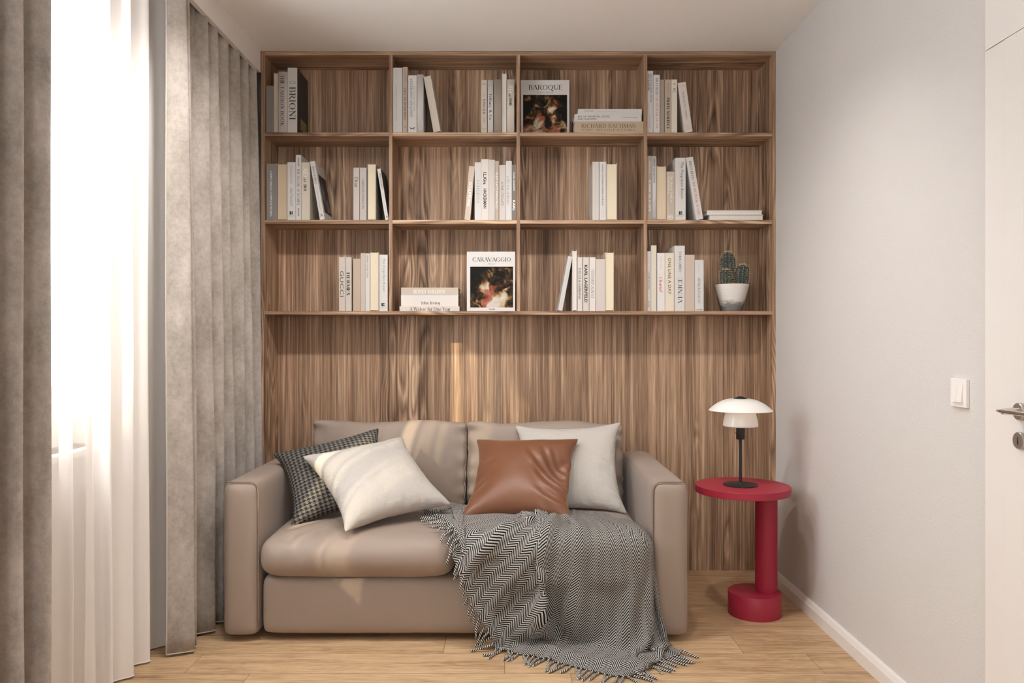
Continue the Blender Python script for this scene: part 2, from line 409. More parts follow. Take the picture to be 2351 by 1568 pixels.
_g('L', .62, [('l', .15, 0, .15, 1), ('l', .1, 0, .56, 0), ('n', .57, 0, .58, .24)], [(.15, 1), (.13, 0)])
_g('M', .92, [('n', .12, 0, .15, 1), ('k', .15, 1, .45, .03), ('n', .45, .03, .76, 1), ('l', .78, 0, .78, 1)], [(.12, 0), (.12, 1), (.79, 1), (.78, 0)])
_g('N', .80, [('n', .14, 0, .14, 1), ('k', .14, 1, .66, .02), ('n', .66, 0, .66, 1)], [(.14, 0), (.12, 1), (.66, 1)])
_g('O', .86, [('a', .43, .5, .36, .5, 0, 360)])
_g('Q', .86, [('a', .43, .5, .36, .5, 0, 360), ('k', .45, .08, .86, -.24)])
_g('P', .66, [('l', .15, 0, .15, 1), ('l', .15, 1, .35, 1), ('a', .35, .735, .24, .265, 90, -90), ('l', .15, .47, .35, .47)], [(.11, 1), (.15, 0)])
_g('R', .74, [('l', .15, 0, .15, 1), ('l', .15, 1, .35, 1), ('a', .35, .745, .23, .255, 90, -90), ('l', .15, .49, .35, .49), ('k', .34, .49, .66, 0)], [(.11, 1), (.15, 0), (.69, 0)])
_g('S', .62, [('a', .30, .75, .2, .25, 35, 250), ('k', .17, .64, .46, .37), ('a', .30, .255, .22, .255, 60, -145), ('n', .49, .94, .49, .74), ('n', .1, .26, .1, .06)])
_g('T', .72, [('l', .36, 0, .36, 1), ('l', .05, 1, .67, 1), ('n', .05, 1, .05, .78), ('n', .67, 1, .67, .78)], [(.36, 0)])
_g('U', .80, [('l', .15, .3, .15, 1), ('a', .40, .3, .25, .3, 180, 360), ('n', .65, .3, .65, 1)], [(.15, 1), (.65, 1)])
_g('V', .74, [('k', .05, 1, .37, 0), ('n', .37, 0, .69, 1)], [(.05, 1), (.69, 1)])
_g('W', 1.06, [('k', .04, 1, .30, 0), ('n', .30, 0, .53, .95), ('k', .51, 1, .76, 0), ('n', .76, 0, 1.02, 1)], [(.04, 1), (1.02, 1)])
_g('X', .74, [('k', .06, 1, .68, 0), ('n', .06, 0, .68, 1)], [(.06, 1), (.68, 0), (.06, 0), (.68, 1)])
_g('Y', .72, [('k', .05, 1, .36, .48), ('n', .36, .48, .67, 1), ('l', .36, 0, .36, .48)], [(.05, 1), (.67, 1), (.36, 0)])
_g('Z', .68, [('l', .08, 1, .6, 1), ('k', .6, 1, .06, 0), ('l', .06, 0, .62, 0), ('n', .08, 1, .08, .8), ('n', .62, 0, .62, .2)])
_g('&', .84, [('a', .36, .79, .15, .2, 0, 360), ('a', .32, .26, .24, .26, 120, 345), ('k', .24, .70, .76, 0), ('n', .2, .48, .3, .6)], [(.72, .5)])
_g('0', .60, [('a', .30, .5, .23, .5, 0, 360)]); _g('1', .38, [('l', .2, 0, .2, 1), ('n', .06, .86, .2, 1)], [(.2, 0)])
_g('.', .22, [('k', .1, 0, .1, .1)]); _g('!', .28, [('l', .13, .28, .13, 1), ('k', .13, 0, .13, .1)]); _g(' ', .34, [])
_g('a', .52, [('l', .40, 0, .40, .46), ('a', .26, .46, .14, .17, 0, 155), ('a', .24, .18, .17, .18, 0, 360)])
_g('c', .48, [('a', .27, .31, .21, .32, 45, 315)]); _g('d', .60, [('a', .26, .31, .2, .32, 0, 360), ('l', .46, 0, .46, 1)], [(.44, 1)])
_g('e', .52, [('a', .27, .31, .21, .32, 8, 315), ('n', .06, .36, .48, .36)])
_g('f', .38, [('l', .18, 0, .18, .78), ('a', .31, .78, .13, .21, 180, 50), ('n', .04, .62, .36, .62)], [(.18, 0)])
_g('g', .58, [('a', .26, .34, .19, .29, 0, 360), ('l', .46, .62, .46, -.08), ('a', .25, -.08, .21, .18, 0, -150)])
_g('h', .62, [('l', .14, 0, .14, 1), ('a', .31, .42, .17, .21, 180, 0), ('l', .48, 0, .48, .42)], [(.12, 1), (.14, 0), (.48, 0)])
_g('i', .29, [('l', .15, 0, .15, .63), ('k', .15, .82, .15, .92)], [(.15, 0), (.12, .63)]); _g('l', .28, [('l', .14, 0, .14, 1)], [(.14, 0), (.11, 1)])
_g('m', .92, [('l', .14, 0, .14, .63), ('a', .30, .42, .16, .21, 180, 0), ('l', .46, 0, .46, .42), ('a', .62, .42, .16, .21, 180, 0), ('l', .78, 0, .78, .42)], [(.14, 0), (.46, 0), (.78, 0)])
_g('n', .62, [('l', .14, 0, .14, .63), ('a', .31, .42, .17, .21, 180, 0), ('l', .48, 0, .48, .42)], [(.14, 0), (.48, 0), (.12, .63)])
_g('o', .56, [('a', .28, .31, .22, .32, 0, 360)])
_g('r', .44, [('l', .14, 0, .14, .63), ('a', .30, .42, .15, .20, 170, 55)], [(.14, 0), (.12, .63)])
_g('s', .44, [('a', .22, .47, .13, .16, 35, 250), ('k', .12, .40, .33, .23), ('a', .22, .16, .15, .16, 60, -145)])
_g('t', .38, [('l', .17, .12, .17, .84), ('a', .28, .14, .11, .14, 180, 300), ('n', .04, .62, .34, .62)])
_g('u', .62, [('l', .14, .2, .14, .63), ('a', .31, .2, .17, .2, 180, 360), ('l', .48, 0, .48, .63)], [(.12, .63), (.46, .63)])
_g('v', .56, [('k', .05, .63, .28, 0), ('n', .28, 0, .51, .63)], [(.05, .63), (.51, .63)])
_g('w', .82, [('k', .04, .63, .24, 0), ('n', .24, 0, .41, .6), ('k', .40, .63, .6, 0), ('n', .6, 0, .79, .63)], [(.04, .63), (.79, .63)])
_g('y', .56, [('k', .05, .63, .28, 0), ('n', .51, .63, .18, -.28)], [(.05, .63), (.51, .63)])
PEN = {'S': (.125, .038), 'SB': (.19, .045), 'SL': (.085, .028), 'I': (.13, .04)}
def serif_polys(s, style):
    T, t = PEN[style]; out = []; x0 = 0.0
    def seg(p, q, w):
        dx, dy = q[0] - p[0], q[1] - p[1]; L = math.hypot(dx, dy) or 1
        nx, ny = -dy / L * w / 2, dx / L * w / 2
        out.append([(x0 + p[0] + nx, p[1] + ny), (x0 + p[0] - nx, p[1] - ny), (x0 + q[0] - nx, q[1] - ny), (x0 + q[0] + nx, q[1] + ny)])
    for ch in s:
        w, st, sf = G.get(ch, G[' '])
        for e in st:
            if e[0] == 'a':
                _, cx, cy, rx, ry, a0, a1 = e; rx -= T * .35; N = max(6, int(abs(a1 - a0) / 22)); prev = None
                for i in range(N + 1):
                    a = math.radians(a0 + (a1 - a0) * i / N); wdt = t + (T - t) * abs(math.cos(a)) ** 1.3
                    ex, ey = math.cos(a), math.sin(a)
                    ryy = ry - t / 2
                    cur = ((x0 + cx + (rx + wdt / 2) * ex, cy + (ryy + wdt / 2) * ey), (x0 + cx + (rx - wdt / 2) * ex, cy + (ryy - wdt / 2) * ey))
                    if prev: out.append([prev[0], prev[1], cur[1], cur[0]])
                    prev = cur
            else:
                p, q = (e[1], e[2]), (e[3], e[4])
                if e[0] == 'n': wd = t * 1.15
                elif e[0] == 'k': wd = T
                else:
                    L = math.hypot(q[0] - p[0], q[1] - p[1]); wd = t + (T - t) * abs(q[1] - p[1]) / L
                if abs(q[1] - p[1]) < 1e-6 and p[1] in (0, 1): off = t / 2 if p[1] == 0 else -t / 2; p = (p[0], p[1] + off); q = (q[0], q[1] + off)
                seg(p, q, wd)
        for sx, sy in sf:
            hw = T * .5 + .065; yy = sy + (t * .5 if sy < .3 else -t * .5)
            seg((sx - hw, yy), (sx + hw, yy), t)
        x0 += w + .02
    return out
_sans = {}
def sans_polys(s, style):
    off = {'N': 0.0, 'NB': .028, 'NL': -.012, 'NI': 0.0}[style]
    key = (s, style)
    if key in _sans: return _sans[key]
    c = bpy.data.curves.new('lettering', 'FONT'); c.body = s; c.resolution_u = 2; c.offset = off; c.size = 1.0
    o = bpy.data.objects.new('lettering', c); COL.objects.link(o)
    dg = bpy.context.evaluated_depsgraph_get(); me = bpy.data.meshes.new_from_object(o.evaluated_get(dg))
    vs = [(v.co.x, v.co.y) for v in me.vertices]
    res = [[vs[i] for i in p.vertices] for p in me.polygons]
    bpy.data.objects.remove(o); bpy.data.curves.remove(c); bpy.data.meshes.remove(me)
    _sans[key] = res; return res
def text_polys(s, style, length, cap):
    """polygons in a box: x from 0 to length, capital height = cap"""
    if style in PEN:
        P = serif_polys(s, style); ch = 1.0
        if style == 'I': P = [[(x + .22 * y, y) for x, y in q] for q in P]
    else:
        P = sans_polys(s, style); ch = .72
        if style == 'NI': P = [[(x + .2 * y, y) for x, y in q] for q in P]
    if not P: return []
    xs = [x for q in P for x, y in q]; a, b = min(xs), max(xs)
    kx = length / max(b - a, 1e-6); ky = cap / ch
    return [[((x - a) * kx, y * ky) for x, y in q] for q in P]
INK = {'k': plain('black_ink', (.015, .015, .016), .5), 'g': plain('grey_ink', (.16, .15, .145), .5), 'l': plain('pale_grey_ink', (.36, .345, .33), .5),
       'w': plain('white_ink', (.86, .85, .83), .5), 'r': plain('red_ink', (.62, .06, .045), .5), 'o': plain('orange_ink', (.60, .32, .20), .5),
       'y': plain('gold_ink', (.24, .19, .055), .4)}
def put_polys(bm, P, origin, ex, ey, mi):
    for q in P:
        vs = [bm.verts.new(origin + ex * x + ey * y) for x, y in q]
        try: bm.faces.new(vs).material_index = mi
        except ValueError: pass

# ------------------------------------------------------------------ the room
XW, XL, YB, HC = 1.302, -1.47, 4.14, 2.6255        # right wall, left wall, back wall, ceiling height
YF = -1.7                                            # wall behind the camera
struct(obj('floor', boxes((XL - .25, XW + .12, YF - .1, YB + .1, -.06, 0)), M['floor']))
struct(obj('ceiling', boxes((XL - .25, XW + .12, YF - .1, YB + .1, HC, HC + .08)), M['ceiling']))
struct(obj('wall_back', boxes((XL - .25, XW + .12, YB, YB + .1, 0, HC)), M['wall_plain']))
RW = (-.35, .41, 1.20, 1.88)                          # opening added in the unseen rear wall to let in front fill light
struct(obj('wall_front', boxes((XL - .25, RW[0], YF - .1, YF, 0, HC), (RW[1], XW + .12, YF - .1, YF, 0, HC), (RW[0], RW[1], YF - .1, YF, 0, RW[2]), (RW[0], RW[1], YF - .1, YF, RW[3], HC)), M['wall_plain']))
struct(obj('added_fill_window', boxes((RW[0], RW[0] + .05, YF - .08, YF - .03, RW[2], RW[3]), (RW[1] - .05, RW[1], YF - .08, YF - .03, RW[2], RW[3]), (RW[0] + .05, RW[1] - .05, YF - .08, YF - .03, RW[2], RW[2] + .05), (RW[0] + .05, RW[1] - .05, YF - .08, YF - .03, RW[3] - .05, RW[3])), M['white_paint']))  # frame around the added fill opening, out of view
struct(obj('wall_right', boxes((XW, XW + .12, YF, YB, 0, HC)), M['wall']))
WY0, WY1, WZ0, WZ1 = 1.10, 2.80, .83, 2.53
struct(obj('wall_left', boxes((XL - .25, XL, YF, WY0, 0, HC), (XL - .25, XL, WY1, YB, 0, HC), (XL - .25, XL, WY0, WY1, 0, WZ0), (XL - .25, XL, WY0, WY1, WZ1, HC)), M['wall_plain']))
win = struct(obj('window_1', boxes((XL - .16, XL - .10, WY0, WY0 + .06, WZ0, WZ1), (XL - .16, XL - .10, WY1 - .06, WY1, WZ0, WZ1), (XL - .16, XL - .10, WY0 + .06, WY1 - .06, WZ0, WZ0 + .21), (XL - .16, XL - .10, WY0 + .06, WY1 - .06, WZ1 - .06, WZ1), (XL - .155, XL - .105, 1.92, 1.98, WZ0 + .21, WZ1 - .06)), M['white_paint']))
obj('window_glass', boxes((XL - .135, XL - .128, WY0 + .06, 1.92, WZ0 + .21, WZ1 - .06), (XL - .135, XL - .128, 1.98, WY1 - .06, WZ0 + .21, WZ1 - .06)), M['glass'], win)
obj('window_sill', bevelled((XL - .10, XL + .03, WY0 - .03, WY1 + .03, WZ0 - .025, WZ0), .004), M['white_paint'], win)
# dropped fascia that hides the curtain track
ZF = 2.5185
struct(obj('trim_1', bevelled((-1.262, -1.240, YF, 3.8995, ZF, HC), .0015), M['trim']))
struct(obj('trim_2', boxes((-1.36, -1.262, YF, 4.1, HC - .022, HC)), M['trim']))      # the curtain track behind it
# skirting along the right wall, up to the door surround
prof = [(0, 0), (-.0185, 0), (-.0185, .046), (-.0165, .0485), (-.0165, .050), (-.0150, .0525), (-.0105, .0625), (-.006, .0665), (0, .0665)]
bm = bmesh.new(); ys = (2.156, 3.899); R = [[bm.verts.new((XW + px, y, pz)) for px, pz in prof] for y in ys]
for i in range(len(prof)): bm.faces.new((R[0][i], R[0][(i + 1) % len(prof)], R[1][(i + 1) % len(prof)], R[1][i]))
bm.faces.new(R[0]); bm.faces.new(R[1][::-1]); bmesh.ops.recalc_face_normals(bm, faces=bm.faces[:])
struct(obj('baseboard_right', bm, M['trim']))
# door with tall flush surround
DY, DZ = 2.154, 1.981
door = struct(obj('door_1', boxes((XW - .012, XW, 1.0, DY, DZ + .003, HC), (XW - .012, XW, 2.068, DY, 0, DZ)), M['white_paint']))
obj('door_leaf', bevelled((XW - .016, XW - .002, 1.18, 2.0645, .006, DZ - .001), .0015), M['white_paint'], door)
HX, HY = XW - .016, 1.994; HZ = EYE - (944.6 - CY) * HY / F
rosette = bmesh.new(); lathe(rosette, [(0, 0), (.0215, 0), (.0215, .0095), (.0203, .0108), (0, .0108)], 40); finish(rosette)
hr = obj('handle_rosette', rosette, M['nickel'], door); hr.location = (HX, HY, HZ); hr.rotation_euler = (0, -math.pi / 2, 0)
# lever: a neck out of the rosette, then a flat tapering blade running along the door
bm = bmesh.new(); tube(bm, [(HX - .0105, HY, HZ), (HX - .030, HY, HZ), (HX - .050, HY - .002, HZ)], .0085, 16, rads=[.0095, .0090, .0070])
sec = []
for s, (wz, wx) in ((.016, (.0022, .0035)), (.012, (.0040, .0075)), (-.004, (.0058, .0100)), (-.03, (.0060, .0105)), (-.075, (.0056, .0100)), (-.105, (.0050, .0090))):
    y = HY + s; x = HX - .050
    sec.append([bm.verts.new((x + math.cos(a) * wx, y, HZ + .001 + math.sin(a) * wz)) for a in [2 * math.pi * k / 14 for k in range(14)]])
for A, B in zip(sec, sec[1:]):
    for k in range(14): bm.faces.new((A[k], A[(k + 1) % 14], B[(k + 1) % 14], B[k]))
bm.faces.new(sec[0][::-1]); bm.faces.new(sec[-1]); finish(bm, 50)
obj('door_handle', bm, M['chrome'], door)
KZ = EYE - (1011.6 - CY) * HY / F
bm = bmesh.new(); lathe(bm, [(0, 0), (.0215, 0), (.0215, .0085), (.0203, .010), (0, .010)], 40); finish(bm)
kr = obj('keyhole_rosette', bm, M['nickel'], door); kr.location = (HX, HY, KZ); kr.rotation_euler = (0, -math.pi / 2, 0)
bm = bmesh.new()
tube(bm, [(HX - .0092, HY, KZ - .0095), (HX - .0092, HY, KZ + .0095)], .0024, 12)
obj('keyhole', bm, M['black'], door)

# light switch on the right wall
sw = thing('light_switch', 'white square double light switch on the textured wall beside the door', 'light switch', (XW, 2.289, 1.1916 - (902 - CY) * 2.289 / F))
obj('cover_plate', bevelled((-.010, 0, -.041, .041, -.041, .041), .0015), M['switch'], sw)
for a, b in ((-.026, -.0004), (.0004, .026)):
    bm = boxes((-.012, -.009, a, b, -.026, .026))
    for v in bm.verts:
        if v.co.x < -.0115: v.co.x = -.0165 if v.co.z < 0 else -.0115
    obj('rocker', bm, M['switch'], sw)

# ------------------------------------------------------------------ bookcase
Y0, YP = 3.900, 4.116                                # front edge, face of the back panel
kf = Y0 / F
def fx(px): return px_x(px, Y0)
def fz(py): return px_z(py, Y0)
bc = thing('bookcase', 'wall-filling walnut bookcase with open compartments above the sofa', 'bookcase', (0, 0, 0))
xl, xr = fx(600), fx(1781); tk = .0178
obj('side_panel', boxes((xl, xl + tk, Y0, YP + .018, .0, HC - .001)), M['veneer_z'], bc)
obj('side_panel', boxes((xr - tk, xr, Y0, YP + .018, .0, HC - .001)), M['veneer_z'], bc)
obj('top_panel', boxes((xl + tk, xr - tk, Y0, YP, fz(126.5), HC - .001)), M['veneer_x'], bc)
dv = [(fx(893), fx(901)), (fx(1186), fx(1194)), (fx(1478), fx(1486))]
SH = [(fz(312.5), fz(304)), (fz(513.5), fz(505)), (fz(722), fz(714))]      # (underside, top) of the three shelf levels
for a, b in dv: obj('divider', boxes((a, b, Y0, YP, SH[2][1], fz(126.5))), M['veneer_z'], bc)
edges = [xl + tk] + [v for d in dv for v in d] + [xr - tk]
for s in (0, 1):
    for i in range(4): obj('shelf', boxes((edges[2 * i], edges[2 * i + 1], Y0 + .0005, YP, SH[s][0], SH[s][1])), M['veneer_x'], bc)
obj('shelf', boxes((xl + tk, xr - tk, Y0 + .0005, YP, SH[2][0], SH[2][1])), M['veneer_x'], bc)
pl = [xl + tk, -.640, -.0612, .5205, 1.102, xr - tk]
for a, b in zip(pl, pl[1:]): obj('back_panel', boxes((a + .0012, b - .0012, YP, YP + .016, .0, HC - .001)), M['veneer_z'], bc)

# ------------------------------------------------------------------ books
PAPER = {}
def paper(c):
    if c not in PAPER:
        t = NT('book_pages'); v = t.coord(); x, y, z = t.sep(v)
        n = t.noise(t.mapping(v, (1, .02, .02)), 900.0, 2, .6)
        t.set(Base_Color=t.mix(n, tuple(k * .86 for k in c), tuple(min(1, k * 1.08) for k in c)), Roughness=.9)
        t.bump(n, .3, .0008); PAPER[c] = t.m
    return PAPER[c]
COVER = {}
def cover_mat(c):
    if c not in COVER: COVER[c] = plain('book_cover_%d' % len(COVER), c, .5, Specular_IOR_Level=.35)
    return COVER[c]
WH = (.63, .615, .60); GW = (.56, .55, .543); BG = (.56, .49, .415); TN = (.47, .385, .305); TP = (.33, .28, .235); GY = (.235, .218, .205); CR = (.63, .575, .48); PK = (.58, .54, .51)
PG = (.74, .66, .50); PGT = (.60, .49, .345); PGW = (.78, .745, .69)
SHELF_PY = {1: 304.0, 2: 505.0, 3: 714.0}
def book(row, x0, x1, ytop, col, label, texts=(), depth=.185, back=.006, pages=PGW, out=False, lean=0.0, lie=None, group=None, rnd=0.0, side=None, marks=()):
    """row: shelf level; x0, x1: spine edges and ytop: top edge measured on the front of the bookcase; out: fore-edge faces the room;
    lean: degrees, positive leans towards the window side; lie=(y0, y1): lies flat with that vertical extent; marks: small printed shapes"""
    Y = Y0 + back; k = Y / F; base = SH[row - 1][1]
    if lie: T = (lie[1] - lie[0]) * k; Hh = (x1 - x0) * k
    else:
        T = (x1 - x0) * k * math.cos(math.radians(lean)); Hh = (px_z(ytop, Y) - base) if not lean else (px_z(ytop, Y) - base - abs(math.sin(math.radians(lean))) * T * .5) / math.cos(math.radians(lean))
    root = thing('book', label, 'book', group=group)
    bt = min(.0026, T * .13); ov = .003; y1 = depth
    mats = [cover_mat(col)] + ([cover_mat(side)] if side else [])
    bm = bmesh.new(); mi = {}
    def slot(m):
        if m not in mats: mats.append(m)
        return mats.index(m)
    fl = -1 if out else 1
    h = T / 2
    sm = 1 if side else 0
    # local frame: x across the spine, y into the shelf, z up; out-turned books have the spine at the back
    yy = lambda v: (y1 - v) if out else v
    def bx(a, b, c, d, e, f, m): box(bm, a, b, min(yy(c), yy(d)), max(yy(c), yy(d)), e, f, m)
    bx(-h, -h + bt, bt, y1, 0, Hh, sm); bx(h - bt, h, bt, y1, 0, Hh, sm)
    if rnd and not out:
        N = 8; ring = []
        for i in range(N + 1):
            a = math.pi * i / N; ring.append((-h * math.cos(a), bt - rnd * math.sin(a)))
        lo = [bm.verts.new((x, y, 0)) for x, y in ring]; hi = [bm.verts.new((x, y, Hh)) for x, y in ring]
        for i in range(N):
            f = bm.faces.new((lo[i], lo[i + 1], hi[i + 1], hi[i])); f.smooth = True
        bm.faces.new(lo[::-1]); bm.faces.new(hi)
        front = bt - rnd
    else:
        bx(-h, h, 0, bt, 0, Hh, 0); front = 0
    eps = -.0004
    for (s, font, a0, a1, c, cap, ink, *fl) in texts:
        fl = fl[0] if fl else ''
        if lie: z0 = Hh - (a0 - x0) * k; z1 = Hh - (a1 - x0) * k; cx = (((lie[0] + lie[1]) / 2) - c) * k
        else: z0 = px_z(a0, Y) - base; z1 = px_z(a1, Y) - base; cx = (c - (x0 + x1) / 2) * k if not lean else c * k
        capm = cap * k; P = text_polys(s, font, abs(z0 - z1), capm)
        fy = front + eps if not rnd else bt - rnd * math.sqrt(max(.05, 1 - (cx / h) ** 2)) - .0006
        if 'u' in fl: o_, ex, ey = Vector((cx + capm / 2, fy, min(z0, z1))), Vector((0, 0, 1)), Vector((-1, 0, 0))
        elif 'm' in fl: o_, ex, ey = Vector((cx + capm / 2, fy, max(z0, z1))), Vector((0, 0, -1)), Vector((-1, 0, 0))
        elif 'h' in fl:  # reads across the spine: a0..a1 is then vertical band, cap the letter height
            L = (x1 - x0) * k * .74; P = text_polys(s, font, L, capm); o_, ex, ey = Vector((-L / 2, fy, (z0 + z1) / 2 - capm / 2)), Vector((1, 0, 0)), Vector((0, 0, 1))
        else: o_, ex, ey = Vector((cx - capm / 2, fy, max(z0, z1))), Vector((0, 0, -1)), Vector((1, 0, 0))
        if rnd:   # wrap the letters on the rounded spine
            m_ = slot(INK[ink])
            for q in P:
                vs = []
                for px_, py_ in q:
                    p = o_ + ex * px_ + ey * py_; p.y = bt - rnd * math.sqrt(max(.02, 1 - min(1, abs(p.x) / h) ** 2)) - .0007; vs.append(bm.verts.new(p))
                try: bm.faces.new(vs).material_index = m_
                except ValueError: pass
        else: put_polys(bm, P, o_, ex, ey, slot(INK[ink]))
    for (kind, cx_, cy_, w, hh, ink) in marks:          # printed emblems: px position and size on the spine
        cx = (cx_ - (x0 + x1) / 2) * k if not lean else cx_ * k; zc = px_z(cy_, Y) - base; w *= k; hh *= k; m_ = slot(INK[ink]); fy = front - .0005
        if kind == 'rect': put_polys(bm, [[(-w / 2, -hh / 2), (w / 2, -hh / 2), (w / 2, hh / 2), (-w / 2, hh / 2)]], Vector((cx, fy, zc)), Vector((1, 0, 0)), Vector((0, 0, 1)), m_)
        if kind == 'blocks':   # publisher's mark: a tall bar with two rounded blocks beside it
            put_polys(bm, [[(-w / 2, -hh / 2), (-.02 * w, -hh / 2), (-.02 * w, hh / 2), (-w / 2, hh / 2)]], Vector((cx, fy, zc)), Vector((1, 0, 0)), Vector((0, 0, 1)), m_)
            for sgn in (-1, 1):
                put_polys(bm, [[(.06 * w, sgn * hh * .27 - hh * .21), (.32 * w, sgn * hh * .27 - hh * .21), (.5 * w, sgn * hh * .27 - .08 * hh), (.5 * w, sgn * hh * .27 + .08 * hh), (.32 * w, sgn * hh * .27 + hh * .21), (.06 * w, sgn * hh * .27 + hh * .21)]], Vector((cx, fy, zc)), Vector((1, 0, 0)), Vector((0, 0, 1)), m_)
        if kind == 'ring':
            N = 28; put_polys(bm, [[(math.cos(a) * w / 2 * f, math.sin(a) * w / 2 * f) for a, f in ((2 * math.pi * i / N, 1), (2 * math.pi * (i + 1) / N, 1), (2 * math.pi * (i + 1) / N, .86), (2 * math.pi * i / N, .86))] for i in range(N)], Vector((cx, fy, zc)), Vector((1, 0, 0)), Vector((0, 0, 1)), m_)
            for a in (math.radians(45), math.radians(-45)):
                put_polys(bm, [[(-.3 * w, -.05 * w), (.3 * w, -.05 * w), (.3 * w, .05 * w), (-.3 * w, .05 * w)]], Vector((cx, fy - .0001 * (a > 0), zc)), Vector((math.cos(a), 0, math.sin(a))), Vector((-math.sin(a), 0, math.cos(a))), m_)
        if kind == 'hound':    # a small leaping animal
            sil = [[(-.5, .1), (-.2, -.05), (-.2, .12), (-.45, .3)], [(-.25, -.06), (.25, -.1), (.25, .14), (-.25, .16)], [(.2, .0), (.5, .35), (.38, .42), (.1, .12)], [(-.2, 0), (-.42, -.4), (-.36, -.44), (-.08, -.02)], [(.22, -.02), (.5, -.42), (.44, -.46), (.08, -.04)]]
            put_polys(bm, [[(x * w, y * hh) for x, y in q] for q in sil], Vector((cx, fy, zc)), Vector((1, 0, 0)), Vector((0, 0, 1)), m_)
        if kind == 'peak':     # open triangle mark
            put_polys(bm, [[(-.5 * w, -.5 * hh), (-.32 * w, -.5 * hh), (.1 * w, .5 * hh), (-.05 * w, .5 * hh)], [(.5 * w, -.5 * hh), (.32 * w, -.5 * hh), (-.05 * w, .5 * hh), (.1 * w, .5 * hh)], [(-.3 * w, -.2 * hh), (.3 * w, -.2 * hh), (.3 * w, -.1 * hh), (-.3 * w, -.1 * hh)]], Vector((cx, fy, zc)), Vector((1, 0, 0)), Vector((0, 0, 1)), m_)
        if kind == 'diamond':  # label on the right-hand board: (depth fraction, height px, size)
            d0, d1 = y1 * .30, y1 * .86; zz = px_z(cy_, Y) - base
            put_polys(bm, [[(d0, -hh / 2), (d1, -hh / 2), (d1, hh / 2), (d0, hh / 2)]], Vector((h + .0004, 0, zz)), Vector((0, 1, 0)), Vector((0, 0, 1)), m_)
        if kind == 'photo':    # dark picture on the right-hand board
            put_polys(bm, [[(y1 * .14, -hh / 2), (y1 * .93, -hh / 2), (y1 * .93, hh / 2), (y1 * .14, hh / 2)]], Vector((h + .0004, 0, zc)), Vector((0, 1, 0)), Vector((0, 0, 1)), slot(INK['k']))
            put_polys(bm, [[(y1 * .2, -hh * .1), (y1 * .4, -hh * .3), (y1 * .5, hh * .1), (y1 * .3, hh * .42)], [(y1 * .55, -hh * .45), (y1 * .85, -hh * .4), (y1 * .7, -hh * .05), (y1 * .5, -hh * .2)]], Vector((h + .0006, 0, zc)), Vector((0, 1, 0)), Vector((0, 0, 1)), slot(INK['g']))
    cov = obj('cover', bm, mats, root)
    pb = boxes((-h + bt, h - bt, min(yy(bt), yy(y1 - ov)), max(yy(bt), yy(y1 - ov)), ov, Hh - ov))
    obj('page_block', pb, paper(pages), root)
    if lie:
        cxm = px_x(x0, Y) + Hh
        root.matrix_world = Matrix.Translation((cxm, Y, px_z((lie[0] + lie[1]) / 2, Y))) @ Matrix.Rotation(-math.pi / 2, 4, 'Y')
    elif lean:
        th = math.radians(lean); piv = -h if lean > 0 else h
        cx0 = px_x(x0 if lean > 0 else x1, Y)
        root.matrix_world = Matrix.Translation((cx0, Y, base + .0002)) @ Matrix.Rotation(-th, 4, 'Y') @ Matrix.Translation((-piv, 0, 0))
    else: root.matrix_world = Matrix.Translation((px_x((x0 + x1) / 2, Y), Y, base + .0002))
    return root

g = 'books in the top compartment nearest the curtain'
book(1, 611, 628.4, 197, GY, 'plain grey book against the bookcase side, topmost shelf nearest the curtain', group=g, depth=.17)
book(1, 628.8, 638.3, 167, BG, 'thin book with beige page edges outward beside THE FASHION BOOK', group=g, pages=(.60, .51, .41), out=True)
book(1, 638.8, 660, 165, PK, 'white book with rounded spine lettered THE FASHION BOOK in black', [('THE FASHION BOOK', 'S', 172, 290, 648.5, 8.6, 'k')], group=g, rnd=.005)
book(1, 660.6, 682.2, 155.6, WH, 'tall white book with very large black spine capitals and dark marbled board', [('BRIONI', 'S', 199, 275, 671.5, 14, 'k'), ('THE MAN', 'S', 186, 189, 671, 2.6, 'k', 'h'), ('WHO WAS', 'S', 190, 193, 671, 2.6, 'k', 'h')], group=g, depth=.205, side=(.03, .03, .032), marks=[('diamond', 0, 277, 0, 26, 'y')])
g = 'books in the second compartment of the top shelf'
book(1, 902.3, 923.6, 155.6, GW, 'wide white book with faint mirrored lettering against the divider, top shelf', [('piri ciurt', 'N', 161, 182, 909, 2.6, 'l', 'm'), ('A Companion to Famous Years Past', 'S', 194, 277, 909, 3.2, 'g', 'm'), ('rizer', 'N', 285, 296, 909, 2.2, 'l', 'm')], group=g)
book(1, 924.6, 935.6, 154, (.44, .355, .29), 'tall narrow tan book with small mirrored dark capitals, top shelf', [('VIVE LE BOHEMIZZ', 'S', 201, 276, 929.6, 4.4, 'k', 'm'), ('h. anonymous', 'N', 160, 189, 929.6, 2.4, 'g', 'm')], group=g, marks=[('hound', 930, 292, 4, 4, 'k')])
book(1, 937.2, 956.8, 173, WH, 'white book lettered REDEEMING FEATURES in mirrored writing', [('REDEEMING FEATURES', 'N', 181.5, 269, 944, 5.4, 'g', 'm'), ('NICHOLAS HASLAM', 'N', 198, 254, 951, 3.6, 'l', 'm')], group=g, marks=[('hound', 947, 295, 13, 7, 'k'), ('rect', 947, 291.4, 13, .4, 'l')])
book(1, 957.8, 972, 171, (.56, .54, .525), 'plain pale grey book upright behind the leaning one, top shelf', group=g, depth=.16, rnd=.003)
book(1, 995.5, 1012, 173.5, WH, 'white book leaning with its page edges outward, top shelf second compartment', group=g, pages=(.62, .56, .47), out=True, lean=10.2)
